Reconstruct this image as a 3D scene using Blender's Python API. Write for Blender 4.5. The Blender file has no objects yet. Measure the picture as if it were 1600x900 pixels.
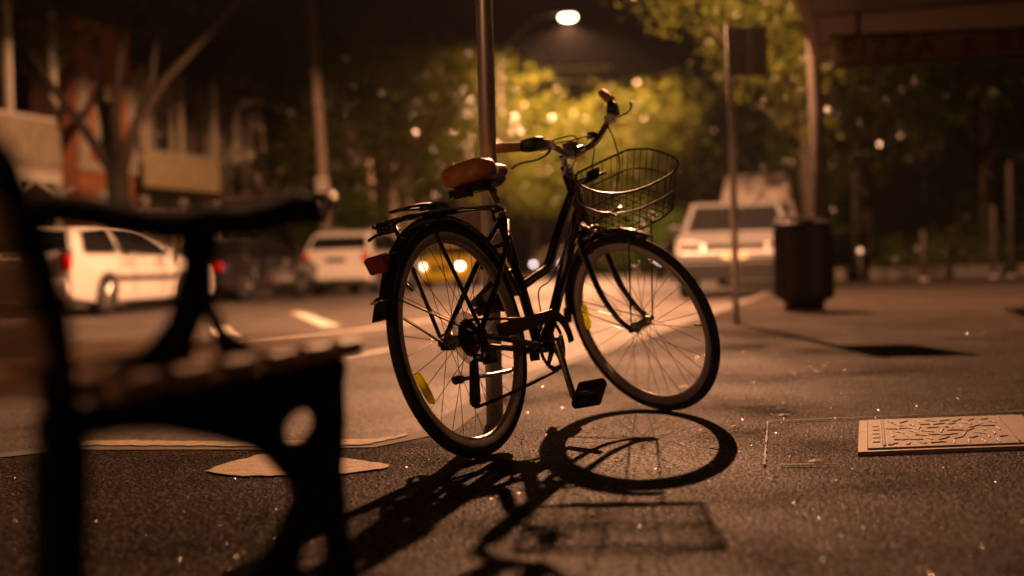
import bpy, bmesh, math, random
from math import sin, cos, pi, radians, sqrt
from mathutils import Vector, Matrix

random.seed(7)
SC = bpy.context.scene
COL = SC.collection

# ------------------------------------------------------------------ camera
CAM_H = 0.549
cd = bpy.data.cameras.new("camera")
cam = bpy.data.objects.new("camera", cd)
COL.objects.link(cam)
PITCH, ROLL = 0.01954, -0.02558
_f = Vector((0, cos(PITCH), -sin(PITCH)))
_u0 = Vector((0, sin(PITCH), cos(PITCH)))
_r0 = Vector((1, 0, 0))
_r = _r0 * cos(ROLL) + _u0 * sin(ROLL)
_u = _u0 * cos(ROLL) - _r0 * sin(ROLL)
cam.matrix_world = Matrix(((_r.x, _u.x, -_f.x, 0), (_r.y, _u.y, -_f.y, 0), (_r.z, _u.z, -_f.z, CAM_H), (0, 0, 0, 1)))
cd.sensor_width = 36.0
cd.lens = 36.0 * 1791.6 / 1600.0
cd.clip_start = 0.05
cd.clip_end = 2000
cd.dof.use_dof = True
cd.dof.focus_distance = 3.35
cd.dof.aperture_fstop = 1.22
cd.dof.aperture_blades = 0
SC.camera = cam

# ------------------------------------------------------------------ world: night sky with a faint town glow
W = bpy.data.worlds.new("World")
SC.world = W
W.use_nodes = True
nt = W.node_tree
for n in list(nt.nodes):
    nt.nodes.remove(n)
sky = nt.nodes.new("ShaderNodeTexSky")
sky.sky_type = 'NISHITA'
sky.sun_disc = False
sky.sun_elevation = radians(-4.0)
sky.sun_rotation = radians(60)
b1 = nt.nodes.new("ShaderNodeBackground")
nt.links.new(sky.outputs[0], b1.inputs[0])
b1.inputs[1].default_value = 0.004
b2 = nt.nodes.new("ShaderNodeBackground")
b2.inputs[0].default_value = (1.0, 0.55, 0.36, 1)
b2.inputs[1].default_value = 0.0016
ad = nt.nodes.new("ShaderNodeAddShader")
wo = nt.nodes.new("ShaderNodeOutputWorld")
nt.links.new(b1.outputs[0], ad.inputs[0])
nt.links.new(b2.outputs[0], ad.inputs[1])
nt.links.new(ad.outputs[0], wo.inputs[0])

# ------------------------------------------------------------------ exposure
SC.view_settings.view_transform = 'Standard'
SC.view_settings.look = 'None'
SC.view_settings.exposure = 0.0
SC.view_settings.gamma = 1.0
SC.render.engine = 'CYCLES'
SC.cycles.use_denoising = True
SC.cycles.max_bounces = 6
SC.cycles.sample_clamp_indirect = 4.0

# ------------------------------------------------------------------ helpers
class MB:
    def __init__(s):
        s.v = []; s.f = []; s.sm = []
    def add(s, vs, fs, smooth=False, M=None):
        o = len(s.v)
        for v in vs:
            v = Vector(v)
            s.v.append(tuple(M @ v) if M else tuple(v))
        for f in fs:
            s.f.append(tuple(i + o for i in f)); s.sm.append(smooth)
        return s
    def box(s, c, d, M=None, taper=1.0):
        x, y, z = c; a, b, h = d[0] / 2, d[1] / 2, d[2] / 2
        vs = []
        for dz, k in ((-h, 1.0), (h, taper)):
            vs += [(x - a * k, y - b * k, z + dz), (x + a * k, y - b * k, z + dz), (x + a * k, y + b * k, z + dz), (x - a * k, y + b * k, z + dz)]
        return s.add(vs, [(3, 2, 1, 0), (4, 5, 6, 7), (0, 1, 5, 4), (1, 2, 6, 5), (2, 3, 7, 6), (3, 0, 4, 7)], False, M)
    def tube(s, pts, r, n=10, cap=True, closed=False, M=None, flat=None, smooth=True):
        pts = [Vector(p) for p in pts]
        m = len(pts)
        rs = r if isinstance(r, (list, tuple)) else [r] * m
        vs = []
        prev = None
        for i, p in enumerate(pts):
            if closed:
                t = pts[(i + 1) % m] - pts[i - 1]
            else:
                t = pts[min(i + 1, m - 1)] - pts[max(i - 1, 0)]
            if t.length < 1e-9: t = Vector((0, 0, 1))
            t.normalize()
            if prev is None:
                ref = Vector((0, 0, 1)) if abs(t.z) < 0.9 else Vector((1, 0, 0))
                a = t.cross(ref).normalized()
            else:
                a = (prev - t * prev.dot(t))
                if a.length < 1e-6: a = t.orthogonal()
                a.normalize()
            prev = a
            b = t.cross(a)
            fx, fy = flat if flat else (1, 1)
            for k in range(n):
                an = 2 * pi * k / n
                vs.append(p + a * (rs[i] * fx * cos(an)) + b * (rs[i] * fy * sin(an)))
        fs = []
        for i in range(m if closed else m - 1):
            j = (i + 1) % m
            for k in range(n):
                l = (k + 1) % n
                fs.append((i * n + k, i * n + l, j * n + l, j * n + k))
        s.add(vs, fs, smooth, M)
        if cap and not closed:
            s.add(vs[:n], [tuple(range(n - 1, -1, -1))], False, M)
            s.add(vs[-n:], [tuple(range(n))], False, M)
        return s
    def lathe(s, prof, n=24, axis='z', M=None, smooth=True, c=(0, 0, 0)):
        vs = []
        for r, h in prof:
            for k in range(n):
                a = 2 * pi * k / n
                if axis == 'z': vs.append((c[0] + r * cos(a), c[1] + r * sin(a), c[2] + h))
                elif axis == 'y': vs.append((c[0] + r * cos(a), c[1] + h, c[2] + r * sin(a)))
                else: vs.append((c[0] + h, c[1] + r * cos(a), c[2] + r * sin(a)))
        fs = []
        for i in range(len(prof) - 1):
            for k in range(n):
                l = (k + 1) % n
                fs.append((i * n + k, i * n + l, (i + 1) * n + l, (i + 1) * n + k))
        s.add(vs, fs, smooth, M)
        for i, fl in ((0, 1), (len(prof) - 1, 0)):
            if prof[i][0] > 1e-5:
                ring = vs[i * n:(i + 1) * n]
                s.add(ring, [tuple(range(n - 1, -1, -1)) if fl else tuple(range(n))], False, M)
        return s
    def extrude(s, poly, lo, hi, fn=None, M=None):
        """2D polygon (a,b) -> fn(a,b,h) between h=lo and hi"""
        fn = fn or (lambda a, b, h: (a, b, h))
        n = len(poly)
        vs = [fn(a, b, lo) for a, b in poly] + [fn(a, b, hi) for a, b in poly]
        fs = [tuple(range(n - 1, -1, -1)), tuple(range(n, 2 * n))]
        for i in range(n):
            j = (i + 1) % n
            fs.append((i, j, n + j, n + i))
        return s.add(vs, fs, False, M)
    def build(s, name, mat, parent=None, bevel=0, fix=True):
        me = bpy.data.meshes.new(name)
        me.from_pydata(s.v, [], s.f)
        me.polygons.foreach_set("use_smooth", s.sm)
        if mat: me.materials.append(mat)
        if fix:
            bm = bmesh.new(); bm.from_mesh(me)
            bmesh.ops.remove_doubles(bm, verts=bm.verts, dist=1e-5)
            big = [f for f in bm.faces if len(f.verts) > 4]
            if big: bmesh.ops.triangulate(bm, faces=big)
            bmesh.ops.recalc_face_normals(bm, faces=bm.faces)
            bm.to_mesh(me); bm.free()
        me.update()
        o = bpy.data.objects.new(name, me)
        COL.objects.link(o)
        if parent: o.parent = parent
        if bevel:
            md = o.modifiers.new("bevel", 'BEVEL'); md.width = bevel; md.segments = 2; md.limit_method = 'ANGLE'; md.angle_limit = radians(40)
        return o

def thing(name, label, cat, M=None, group=None):
    o = bpy.data.objects.new(name, None)
    o.empty_display_size = 0.1
    COL.objects.link(o)
    if M is not None:
        o.matrix_world = M if isinstance(M, Matrix) else Matrix.Translation(M)
    return tag(o, label, cat, group)

def tag(o, label, cat, group=None):
    o['label'] = label; o['category'] = cat
    if group: o['group'] = group
    return o

def struct(o):
    o['kind'] = 'structure'; return o

def clone(o, parent):
    c = o.copy(); COL.objects.link(c); c.parent = parent
    return c

def frameM(loc, deg):
    return Matrix.Translation(loc) @ Matrix.Rotation(radians(deg), 4, 'Z')

# street frame: r along the street (away), t across it (to the right)
SA = radians(17.5)
SD = Vector((sin(SA), cos(SA), 0)); TD = Vector((cos(SA), -sin(SA), 0))
def rt(r, t, z=0.0): return SD * r + TD * t + Vector((0, 0, z))
# matrix whose local x = along the street, y = to the left of it, z up
def streetM(r, t, z=0.0, flip=False):
    x = -SD if flip else SD
    y = Vector((0, 0, 1)).cross(x)
    p = rt(r, t, z)
    return Matrix(((x.x, y.x, 0, p.x), (x.y, y.y, 0, p.y), (x.z, y.z, 1, p.z), (0, 0, 0, 1)))

# ------------------------------------------------------------------ materials
def mat(name, col, rough=0.5, metal=0.0, var=0.0, scale=8.0, bump=0.0, bscale=60.0, coat=0.0, spec=0.5, emit=None, estr=0.0, trans=0.0, rvar=0.0, ior=1.5, detail=6):
    m = bpy.data.materials.new(name); m.use_nodes = True
    nt = m.node_tree; p = nt.nodes["Principled BSDF"]
    p.inputs["Base Color"].default_value = (*col, 1)
    p.inputs["Roughness"].default_value = rough
    p.inputs["Metallic"].default_value = metal
    p.inputs["Specular IOR Level"].default_value = spec
    p.inputs["Coat Weight"].default_value = coat
    p.inputs["Transmission Weight"].default_value = trans
    p.inputs["IOR"].default_value = ior
    if emit:
        p.inputs["Emission Color"].default_value = (*emit, 1)
        p.inputs["Emission Strength"].default_value = estr
    tc = nt.nodes.new("ShaderNodeTexCoord")
    if var > 0 or rvar > 0:
        nz = nt.nodes.new("ShaderNodeTexNoise")
        nz.inputs["Scale"].default_value = scale; nz.inputs["Detail"].default_value = detail
        nz.inputs["Roughness"].default_value = 0.65
        nt.links.new(tc.outputs["Object"], nz.inputs["Vector"])
        if var > 0:
            rp = nt.nodes.new("ShaderNodeValToRGB")
            rp.color_ramp.elements[0].position = 0.3; rp.color_ramp.elements[1].position = 0.7
            rp.color_ramp.elements[0].color = (*[c * (1 - var) for c in col], 1)
            rp.color_ramp.elements[1].color = (*[min(1, c * (1 + var)) for c in col], 1)
            nt.links.new(nz.outputs["Fac"], rp.inputs[0]); nt.links.new(rp.outputs[0], p.inputs["Base Color"])
        if rvar > 0:
            mr = nt.nodes.new("ShaderNodeMapRange")
            mr.inputs[1].default_value = 0.3; mr.inputs[2].default_value = 0.7
            mr.inputs[3].default_value = max(0.02, rough - rvar); mr.inputs[4].default_value = min(1, rough + rvar)
            nt.links.new(nz.outputs["Fac"], mr.inputs[0]); nt.links.new(mr.outputs[0], p.inputs["Roughness"])
    if bump > 0:
        n2 = nt.nodes.new("ShaderNodeTexNoise"); n2.inputs["Scale"].default_value = bscale; n2.inputs["Detail"].default_value = 4
        nt.links.new(tc.outputs["Object"], n2.inputs["Vector"])
        bp = nt.nodes.new("ShaderNodeBump"); bp.inputs["Strength"].default_value = bump; bp.inputs["Distance"].default_value = 0.01
        nt.links.new(n2.outputs["Fac"], bp.inputs["Height"]); nt.links.new(bp.outputs[0], p.inputs["Normal"])
    return m

def asphalt(name, base, speck, rough, bump, seed=0.0, spec=0.5):
    m = bpy.data.materials.new(name); m.use_nodes = True
    nt = m.node_tree; p = nt.nodes["Principled BSDF"]; L = nt.links
    p.inputs['Specular IOR Level'].default_value = spec
    tc = nt.nodes.new("ShaderNodeTexCoord")
    mp = nt.nodes.new("ShaderNodeMapping"); mp.inputs["Location"].default_value = (seed, seed * 2, 0)
    L.new(tc.outputs["Object"], mp.inputs[0])
    big = nt.nodes.new("ShaderNodeTexNoise"); big.inputs["Scale"].default_value = 0.9; big.inputs["Detail"].default_value = 8; big.inputs["Roughness"].default_value = 0.6
    fine = nt.nodes.new("ShaderNodeTexNoise"); fine.inputs["Scale"].default_value = 95; fine.inputs["Detail"].default_value = 4
    vor = nt.nodes.new("ShaderNodeTexVoronoi"); vor.inputs["Scale"].default_value = 150
    for n in (big, fine, vor): L.new(mp.outputs[0], n.inputs["Vector"])
    r1 = nt.nodes.new("ShaderNodeValToRGB")
    r1.color_ramp.elements[0].position = 0.32; r1.color_ramp.elements[1].position = 0.68
    r1.color_ramp.elements[0].color = (*[c * 0.62 for c in base], 1); r1.color_ramp.elements[1].color = (*[c * 1.35 for c in base], 1)
    L.new(big.outputs["Fac"], r1.inputs[0])
    r2 = nt.nodes.new("ShaderNodeValToRGB")
    r2.color_ramp.elements[0].position = 0.35; r2.color_ramp.elements[0].color = (0.22, 0.22, 0.22, 1)
    r2.color_ramp.elements[1].position = 0.68; r2.color_ramp.elements[1].color = (2.0, 1.95, 1.9, 1)
    L.new(fine.outputs["Fac"], r2.inputs[0])
    mx = nt.nodes.new("ShaderNodeMix"); mx.data_type = 'RGBA'; mx.blend_type = 'MULTIPLY'; mx.inputs[0].default_value = 1.0
    L.new(r1.outputs[0], mx.inputs[6]); L.new(r2.outputs[0], mx.inputs[7])
    # pale aggregate stones
    r3 = nt.nodes.new("ShaderNodeValToRGB")
    r3.color_ramp.elements[0].position = 0.80; r3.color_ramp.elements[0].color = (0, 0, 0, 1)
    r3.color_ramp.elements[1].position = 0.93; r3.color_ramp.elements[1].color = (1, 1, 1, 1)
    sep = nt.nodes.new("ShaderNodeSeparateColor"); L.new(vor.outputs["Color"], sep.inputs[0]); L.new(sep.outputs[0], r3.inputs[0])
    m2 = nt.nodes.new("ShaderNodeMix"); m2.data_type = 'RGBA'
    L.new(r3.outputs[0], m2.inputs[0]); L.new(mx.outputs[2], m2.inputs[6]); m2.inputs[7].default_value = (*speck, 1)
    L.new(m2.outputs[2], p.inputs["Base Color"])
    mr = nt.nodes.new("ShaderNodeMapRange"); mr.inputs[3].default_value = rough + 0.12; mr.inputs[4].default_value = rough - 0.12
    L.new(fine.outputs["Fac"], mr.inputs[0]); L.new(mr.outputs[0], p.inputs["Roughness"])
    # gloss varies: stains and worn stones (large), aggregate faces (fine)
    g1 = nt.nodes.new("ShaderNodeMapRange"); g1.inputs[1].default_value = 0.36; g1.inputs[2].default_value = 0.66; g1.inputs[3].default_value = 0.15 * spec; g1.inputs[4].default_value = 2.0 * spec
    L.new(big.outputs["Fac"], g1.inputs[0])
    g2 = nt.nodes.new("ShaderNodeMapRange"); g2.inputs[1].default_value = 0.40; g2.inputs[2].default_value = 0.66; g2.inputs[3].default_value = 0.25; g2.inputs[4].default_value = 2.4
    L.new(fine.outputs["Fac"], g2.inputs[0])
    gm = nt.nodes.new("ShaderNodeMath"); gm.operation = 'MULTIPLY'; L.new(g1.outputs[0], gm.inputs[0]); L.new(g2.outputs[0], gm.inputs[1])
    L.new(gm.outputs[0], p.inputs["Specular IOR Level"])
    hs = nt.nodes.new("ShaderNodeMath"); hs.operation = 'ADD'
    L.new(fine.outputs["Fac"], hs.inputs[0]); L.new(vor.outputs["Distance"], hs.inputs[1])
    bp = nt.nodes.new("ShaderNodeBump"); bp.inputs["Strength"].default_value = bump; bp.inputs["Distance"].default_value = 0.006
    L.new(hs.outputs[0], bp.inputs["Height"]); L.new(bp.outputs[0], p.inputs["Normal"])
    return m

def worn(name, col, under, scale, lo, hi):
    m = mat(name, col, 0.7, var=0.25, scale=30, bump=0.35, bscale=140); nt = m.node_tree; p = nt.nodes["Principled BSDF"]
    src = p.inputs["Base Color"].links[0].from_socket
    tc = nt.nodes.new("ShaderNodeTexCoord"); nz = nt.nodes.new("ShaderNodeTexNoise"); nz.inputs["Scale"].default_value = scale; nz.inputs["Detail"].default_value = 8; nz.inputs["Roughness"].default_value = 0.75
    nt.links.new(tc.outputs["Object"], nz.inputs["Vector"])
    rp = nt.nodes.new("ShaderNodeValToRGB"); rp.color_ramp.elements[0].position = lo; rp.color_ramp.elements[1].position = hi
    mx = nt.nodes.new("ShaderNodeMix"); mx.data_type = 'RGBA'
    nt.links.new(nz.outputs["Fac"], rp.inputs[0]); nt.links.new(rp.outputs[0], mx.inputs[0]); nt.links.new(src, mx.inputs[6]); mx.inputs[7].default_value = (*under, 1)
    nt.links.new(mx.outputs[2], p.inputs["Base Color"]); return m

def leafmat(name, a, b, rough=0.24):
    m = bpy.data.materials.new(name); m.use_nodes = True
    nt = m.node_tree; p = nt.nodes["Principled BSDF"]; L = nt.links
    tc = nt.nodes.new("ShaderNodeTexCoord"); nz = nt.nodes.new("ShaderNodeTexNoise"); nz.inputs["Scale"].default_value = 1.3; nz.inputs["Detail"].default_value = 5
    L.new(tc.outputs["Object"], nz.inputs["Vector"])
    rp = nt.nodes.new("ShaderNodeValToRGB"); rp.color_ramp.elements[0].position = 0.35; rp.color_ramp.elements[1].position = 0.65
    rp.color_ramp.elements[0].color = (*a, 1); rp.color_ramp.elements[1].color = (*b, 1)
    L.new(nz.outputs["Fac"], rp.inputs[0]); L.new(rp.outputs[0], p.inputs["Base Color"])
    p.inputs["Roughness"].default_value = rough
    tr = nt.nodes.new("ShaderNodeBsdfTranslucent"); L.new(rp.outputs[0], tr.inputs["Color"])
    ms = nt.nodes.new("ShaderNodeMixShader"); ms.inputs[0].default_value = 0.35
    L.new(p.outputs[0], ms.inputs[1]); L.new(tr.outputs[0], ms.inputs[2])
    L.new(ms.outputs[0], nt.nodes["Material Output"].inputs[0])
    return m

M = {}
M['path'] = asphalt('footpath asphalt', (0.024, 0.020, 0.017), (0.15, 0.13, 0.11), 0.50, 0.45, spec=0.013)
M['patch'] = asphalt('patched asphalt', (0.039, 0.034, 0.030), (0.15, 0.13, 0.11), 0.55, 0.5, 3.3, spec=0.03)
M['road'] = asphalt('road asphalt', (0.095, 0.085, 0.077), (0.18, 0.16, 0.14), 0.55, 0.3, 9.1, spec=0.22)
M['kerb'] = mat('kerb concrete', (0.12, 0.11, 0.095), 0.8, var=0.3, scale=14, bump=0.3, bscale=90)
M['paint'] = worn('worn road paint', (0.62, 0.58, 0.50), (0.11, 0.10, 0.09), 9, 0.60, 0.75)
M['cream paint'] = worn('worn cream paint', (0.52, 0.43, 0.28), (0.06, 0.052, 0.045), 24, 0.56, 0.68)
M['joint'] = mat('tar joint', (0.015, 0.014, 0.013), 0.7)
M['frame'] = mat('black enamel', (0.010, 0.009, 0.009), 0.22, coat=0.6, spec=0.5, rvar=0.06, scale=30)
M['black'] = mat('black plastic', (0.014, 0.013, 0.013), 0.45, var=0.2, scale=40)
M['rubber'] = mat('tyre rubber', (0.018, 0.017, 0.016), 0.7, var=0.25, scale=50, bump=0.25, bscale=300)
M['chrome'] = mat('chrome', (0.75, 0.74, 0.72), 0.14, 1.0, rvar=0.06, scale=40)
M['alloy'] = mat('brushed alloy', (0.55, 0.54, 0.52), 0.32, 1.0, rvar=0.1, scale=60)
M['rim'] = mat('rim alloy', (0.60, 0.58, 0.55), 0.38, 0.75, rvar=0.08, scale=60)
M['dark steel'] = mat('dark steel', (0.10, 0.095, 0.09), 0.4, 1.0, rvar=0.1, scale=60)
M['spoke'] = mat('spoke steel', (0.35, 0.34, 0.32), 0.25, 1.0)
M['wire'] = mat('black wire', (0.03, 0.028, 0.026), 0.25, 0.0, coat=0.5)
M['tan'] = mat('tan leather', (0.52, 0.20, 0.065), 0.42, var=0.22, scale=30, bump=0.15, bscale=160)
M['grip'] = mat('brown leather grip', (0.50, 0.22, 0.09), 0.55, var=0.25, scale=40, bump=0.3, bscale=200)
M['red lens'] = mat('red reflector', (0.26, 0.015, 0.010), 0.25, var=0.2, scale=200, bump=0.6, bscale=220)
def amber(name, col):
    m = mat(name, col, 0.25, bump=0.7, bscale=260); nt = m.node_tree
    tr = nt.nodes.new("ShaderNodeBsdfTranslucent"); tr.inputs["Color"].default_value = (min(1, col[0] * 1.1), col[1], col[2], 1)
    ms = nt.nodes.new("ShaderNodeMixShader"); ms.inputs[0].default_value = 0.75
    nt.links.new(nt.nodes["Principled BSDF"].outputs[0], ms.inputs[1]); nt.links.new(tr.outputs[0], ms.inputs[2])
    nt.links.new(ms.outputs[0], nt.nodes["Material Output"].inputs[0]); return m
M['yellow lens'] = amber('amber reflector', (0.98, 0.95, 0.02))
M['guard'] = mat('clear spoke guard', (0.75, 0.72, 0.66), 0.2, trans=0.85, ior=1.3)
M['galv'] = mat('galvanised steel', (0.55, 0.52, 0.49), 0.32, 0.35, var=0.25, scale=35, rvar=0.12, bump=0.05, bscale=60)
M['iron'] = mat('cast iron', (0.016, 0.016, 0.013), 0.85, 0.0, spec=0.03, var=0.4, scale=20, bump=0.25, bscale=70)
M['slat'] = mat('weathered slat', (0.40, 0.27, 0.17), 0.45, var=0.35, scale=14, bump=0.2, bscale=60)
M['lid'] = mat('pit lid concrete', (0.21, 0.175, 0.145), 0.6, var=0.25, scale=25, bump=0.25, bscale=150)
M['white car'] = mat('white car paint', (0.74, 0.72, 0.68), 0.3, coat=0.6, var=0.05, scale=3)
M['dark car'] = mat('dark car paint', (0.020, 0.018, 0.020), 0.2, coat=0.7, var=0.2, scale=3)
M['silver car'] = mat('silver car paint', (0.20, 0.20, 0.20), 0.42, 0.3, coat=0.15, var=0.06, scale=3)
M['yellow car'] = mat('yellow taxi paint', (0.85, 0.60, 0.04), 0.3, coat=0.6, var=0.06, scale=3)
M['glass'] = mat('dark glass', (0.012, 0.013, 0.014), 0.06, spec=0.6)
M['tail'] = mat('red tail lamp', (0.55, 0.012, 0.010), 0.08, coat=0.6)
M['clearlens'] = mat('clear lamp lens', (0.12, 0.115, 0.11), 0.25, 0.1)
M['grey trim'] = mat('grey plastic trim', (0.09, 0.085, 0.08), 0.5, var=0.15, scale=20)
M['plate'] = mat('number plate', (0.55, 0.5, 0.35), 0.5, var=0.1)
M['bin'] = mat('bin enamel', (0.020, 0.015, 0.013), 0.42, var=0.2, scale=20)
M['timber'] = mat('weathered pole timber', (0.045, 0.033, 0.023), 0.8, var=0.4, scale=9, bump=0.4, bscale=40)
M['post'] = mat('pale zinc post', (0.85, 0.82, 0.79), 0.43, 0.85, var=0.12, scale=20, rvar=0.06)
M['street pole'] = mat('grey street pole', (0.26, 0.20, 0.15), 0.7, var=0.25, scale=6)
M['dull post'] = mat('dull bollard paint', (0.05, 0.04, 0.03), 0.7, var=0.2)
M['signback'] = mat('sign back aluminium', (0.22, 0.20, 0.18), 0.5, 0.4, var=0.15, scale=12)
M['cream wall'] = mat('cream weatherboard', (0.34, 0.29, 0.21), 0.75, var=0.2, scale=3)
M['yellow wall'] = mat('yellow render', (0.66, 0.55, 0.32), 0.8, var=0.2, scale=2.5)
M['orange wall'] = mat('orange render', (0.50, 0.20, 0.085), 0.8, var=0.2, scale=2.5)
M['brick'] = mat('dark brick', (0.05, 0.022, 0.014), 0.85, var=0.3, scale=8)
M['grey wall'] = mat('grey render', (0.20, 0.16, 0.12), 0.85, var=0.25, scale=3)
M['trim'] = mat('white painted trim', (0.62, 0.58, 0.50), 0.6, var=0.12, scale=6)
M['roof'] = mat('slate roof', (0.05, 0.04, 0.035), 0.7, var=0.3, scale=6)
M['darkwood'] = mat('dark painted timber', (0.03, 0.022, 0.017), 0.6, var=0.3, scale=8)
M['curtain'] = mat('pale curtain', (0.45, 0.37, 0.24), 0.9, var=0.25, scale=5)
M['soffit'] = mat('awning soffit', (0.10, 0.068, 0.045), 0.7, var=0.2, scale=4)
M['fascia'] = mat('awning fascia', (0.13, 0.085, 0.05), 0.6, var=0.2, scale=5)
M['sign cream'] = mat('cream sign board', (0.30, 0.24, 0.16), 0.5, var=0.12, scale=5)
M['sign red'] = mat('dark red lettering', (0.22, 0.02, 0.012), 0.5, var=0.1)
M['bark'] = mat('bark', (0.055, 0.040, 0.027), 0.85, var=0.45, scale=9, bump=0.6, bscale=25)
M['dark bark'] = mat('dark bark', (0.022, 0.015, 0.010), 0.8, var=0.35, scale=7, bump=0.5, bscale=25)
M['lit limb'] = mat('lamplit bark', (0.055, 0.038, 0.025), 0.75, var=0.3, scale=7, bump=0.3, bscale=25)  # lamp light put into colour: chosen limbs lighter than their dark trunk
M['leaf'] = leafmat('street tree leaf', (0.06, 0.085, 0.010), (0.18, 0.20, 0.030))
M['leaf dark'] = leafmat('dark leaf', (0.032, 0.050, 0.009), (0.095, 0.115, 0.020))
M['leaf hedge'] = leafmat('hedge leaf', (0.06, 0.12, 0.012), (0.13, 0.20, 0.026))
M['dry leaf'] = mat('dry fallen leaf', (0.42, 0.29, 0.13), 0.7, var=0.35, scale=60)
M['pale litter'] = mat('pale paper scrap', (0.62, 0.54, 0.44), 0.7, var=0.1)
M['lamp glass'] = mat('lit lamp bowl', (0.9, 0.8, 0.6), 0.3, emit=(1.0, 0.70, 0.42), estr=22.0)
M['head lamp'] = mat('lit head lamp', (0.9, 0.85, 0.8), 0.2, emit=(1.0, 0.86, 0.70), estr=12.0)
M['head lamp cool'] = mat('lit cool head lamp', (0.9, 0.85, 0.9), 0.2, emit=(1.0, 0.80, 0.82), estr=7.0)
M['porch lamp'] = mat('lit porch lamp', (0.9, 0.8, 0.6), 0.3, emit=(1.0, 0.68, 0.42), estr=0.9)
M['luminaire'] = mat('lamp housing', (0.22, 0.21, 0.20), 0.5, 0.3, var=0.1)
M['grit'] = mat('mica grit', (0.70, 0.63, 0.56), 0.30, 0.85, rvar=0.1, scale=300)
M['white van'] = mat('van body', (0.45, 0.41, 0.36), 0.45, coat=0.3, var=0.06, scale=2)
M['shop'] = mat('shopfront paint', (0.06, 0.04, 0.03), 0.55, var=0.3, scale=5)

LAMP_COL = (1.0, 0.44, 0.21)
def add_light(name, parent, loc, power, radius, col=LAMP_COL, cone=178, blend=0.25):
    ld = bpy.data.lights.new(name, 'SPOT'); ld.energy = power; ld.color = col; ld.shadow_soft_size = radius
    ld.spot_size = radians(cone); ld.spot_blend = blend
    o = bpy.data.objects.new(name, ld); COL.objects.link(o); o.parent = parent; o.location = loc
    return o

# ================================================================== GROUND
RZ = -0.08
g = MB(); g.add([(-400, -60, RZ), (500, -60, RZ), (500, 900, RZ), (-400, 900, RZ)], [(0, 1, 2, 3)])
struct(g.build('road', M['road']))
KT = -1.69      # near kerb line (street coordinate t)
kerb_pts = []
p0 = rt(-30, -3.2); 
edge = [rt(-30, -3.35), Vector((-1.9, 3.42, 0)), Vector((-1.42, 3.74, 0)), Vector((-0.83, 3.66, 0)), Vector((-0.48, 3.63, 0)), Vector((-0.33, 3.85, 0)), Vector((-0.24, 4.45, 0)), Vector((0.0, 5.7, 0)), rt(8.0, KT), rt(12, KT), rt(20, KT), rt(30, KT), rt(45, KT), rt(90, KT)]
KW = 0.13
def offset_line(pts, d):
    out = []
    for i, p in enumerate(pts):
        t = (pts[min(i + 1, len(pts) - 1)] - pts[max(i - 1, 0)]).normalized()
        out.append(p + Vector((t.y, -t.x, 0)) * d)
    return out
inner = offset_line(edge, KW)
kb = MB()
n = len(edge)
vs = []
for a, b in zip(edge, inner):
    vs += [(a.x, a.y, RZ - 0.05), (a.x, a.y, -0.006), (a.x + (b.x - a.x) * 0.12, a.y + (b.y - a.y) * 0.12, 0.003), (b.x, b.y, 0.003), (b.x, b.y, RZ - .05)]
fs = []
for i in range(n - 1):
    for k in range(4):
        fs.append((i * 5 + k, i * 5 + k + 1, (i + 1) * 5 + k + 1, (i + 1) * 5 + k))
kb.add(vs, fs)
struct(kb.build('kerb', M['kerb']))
# footpath sheet
fp_ = MB()
poly = [(p.x, p.y) for p in inner]
far = [rt(90, 14), rt(-30, 14)]
vs = []; fs = []
for i, p in enumerate(inner):
    q = rt(-30 if i == 0 else max(p.dot(SD), -30), 14)
    vs += [(p.x, p.y, 0), (q.x, q.y, 0)]
for i in range(len(inner) - 1):
    fs.append((2 * i, 2 * i + 1, 2 * i + 3, 2 * i + 2))
fp_.add(vs, fs)
struct(fp_.build('footpath', M['path']))
# far footpath and kerb (left side of the street)
ff = MB()
a, b_, c, d = rt(-20, -15.6), rt(120, -15.6), rt(120, -40), rt(-20, -40)
ff.add([(p.x, p.y, 0.03) for p in (a, b_, c, d)], [(0, 3, 2, 1)])
struct(ff.build('far_footpath', M['path']))
fk = MB(); Ms = streetM(0, -15.6)
for i in range(14):
    fk.box((-20 + i * 10 + 5, -0.075, -0.03), (9.99, 0.15, 0.13), Ms)
struct(fk.build('far_kerb', M['kerb']))

def sheet(name, pts, z, m, parent=None):
    s = MB(); n = len(pts)
    s.add([(p[0], p[1], z) for p in pts] + [(p[0], p[1], z - 0.002) for p in pts], [tuple(range(n))] + [(i, (i + 1) % n, n + (i + 1) % n, n + i) for i in range(n)])
    return struct(s.build(name, m, parent))

def ragged(pts, amp, step=0.03):
    out = []
    for i, p in enumerate(pts):
        q = pts[(i + 1) % len(pts)]
        L = math.hypot(q[0] - p[0], q[1] - p[1]); k = max(1, int(L / step))
        for j in range(k):
            f = j / k
            out.append((p[0] + (q[0] - p[0]) * f + random.uniform(-amp, amp), p[1] + (q[1] - p[1]) * f + random.uniform(-amp, amp)))
    return out

# worn cream paint near the bench
sheet('painted_mark', ragged([(-0.861, 3.155), (-0.82, 3.30), (-0.77, 3.41), (-0.70, 3.45), (-0.60, 3.40), (-0.345, 3.17), (-0.35, 3.13), (-0.47, 3.05), (-0.60, 3.055), (-0.73, 3.06)], 0.007, 0.02), 0.005, M['cream paint'])
sheet('painted_strip', ragged([(-1.43, 3.70), (-0.83, 3.575), (-0.47, 3.545), (-0.36, 3.70), (-0.36, 3.76), (-0.44, 3.66), (-0.83, 3.665), (-1.43, 3.80)], 0.008, 0.025), 0.0065, M['cream paint'])
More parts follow.
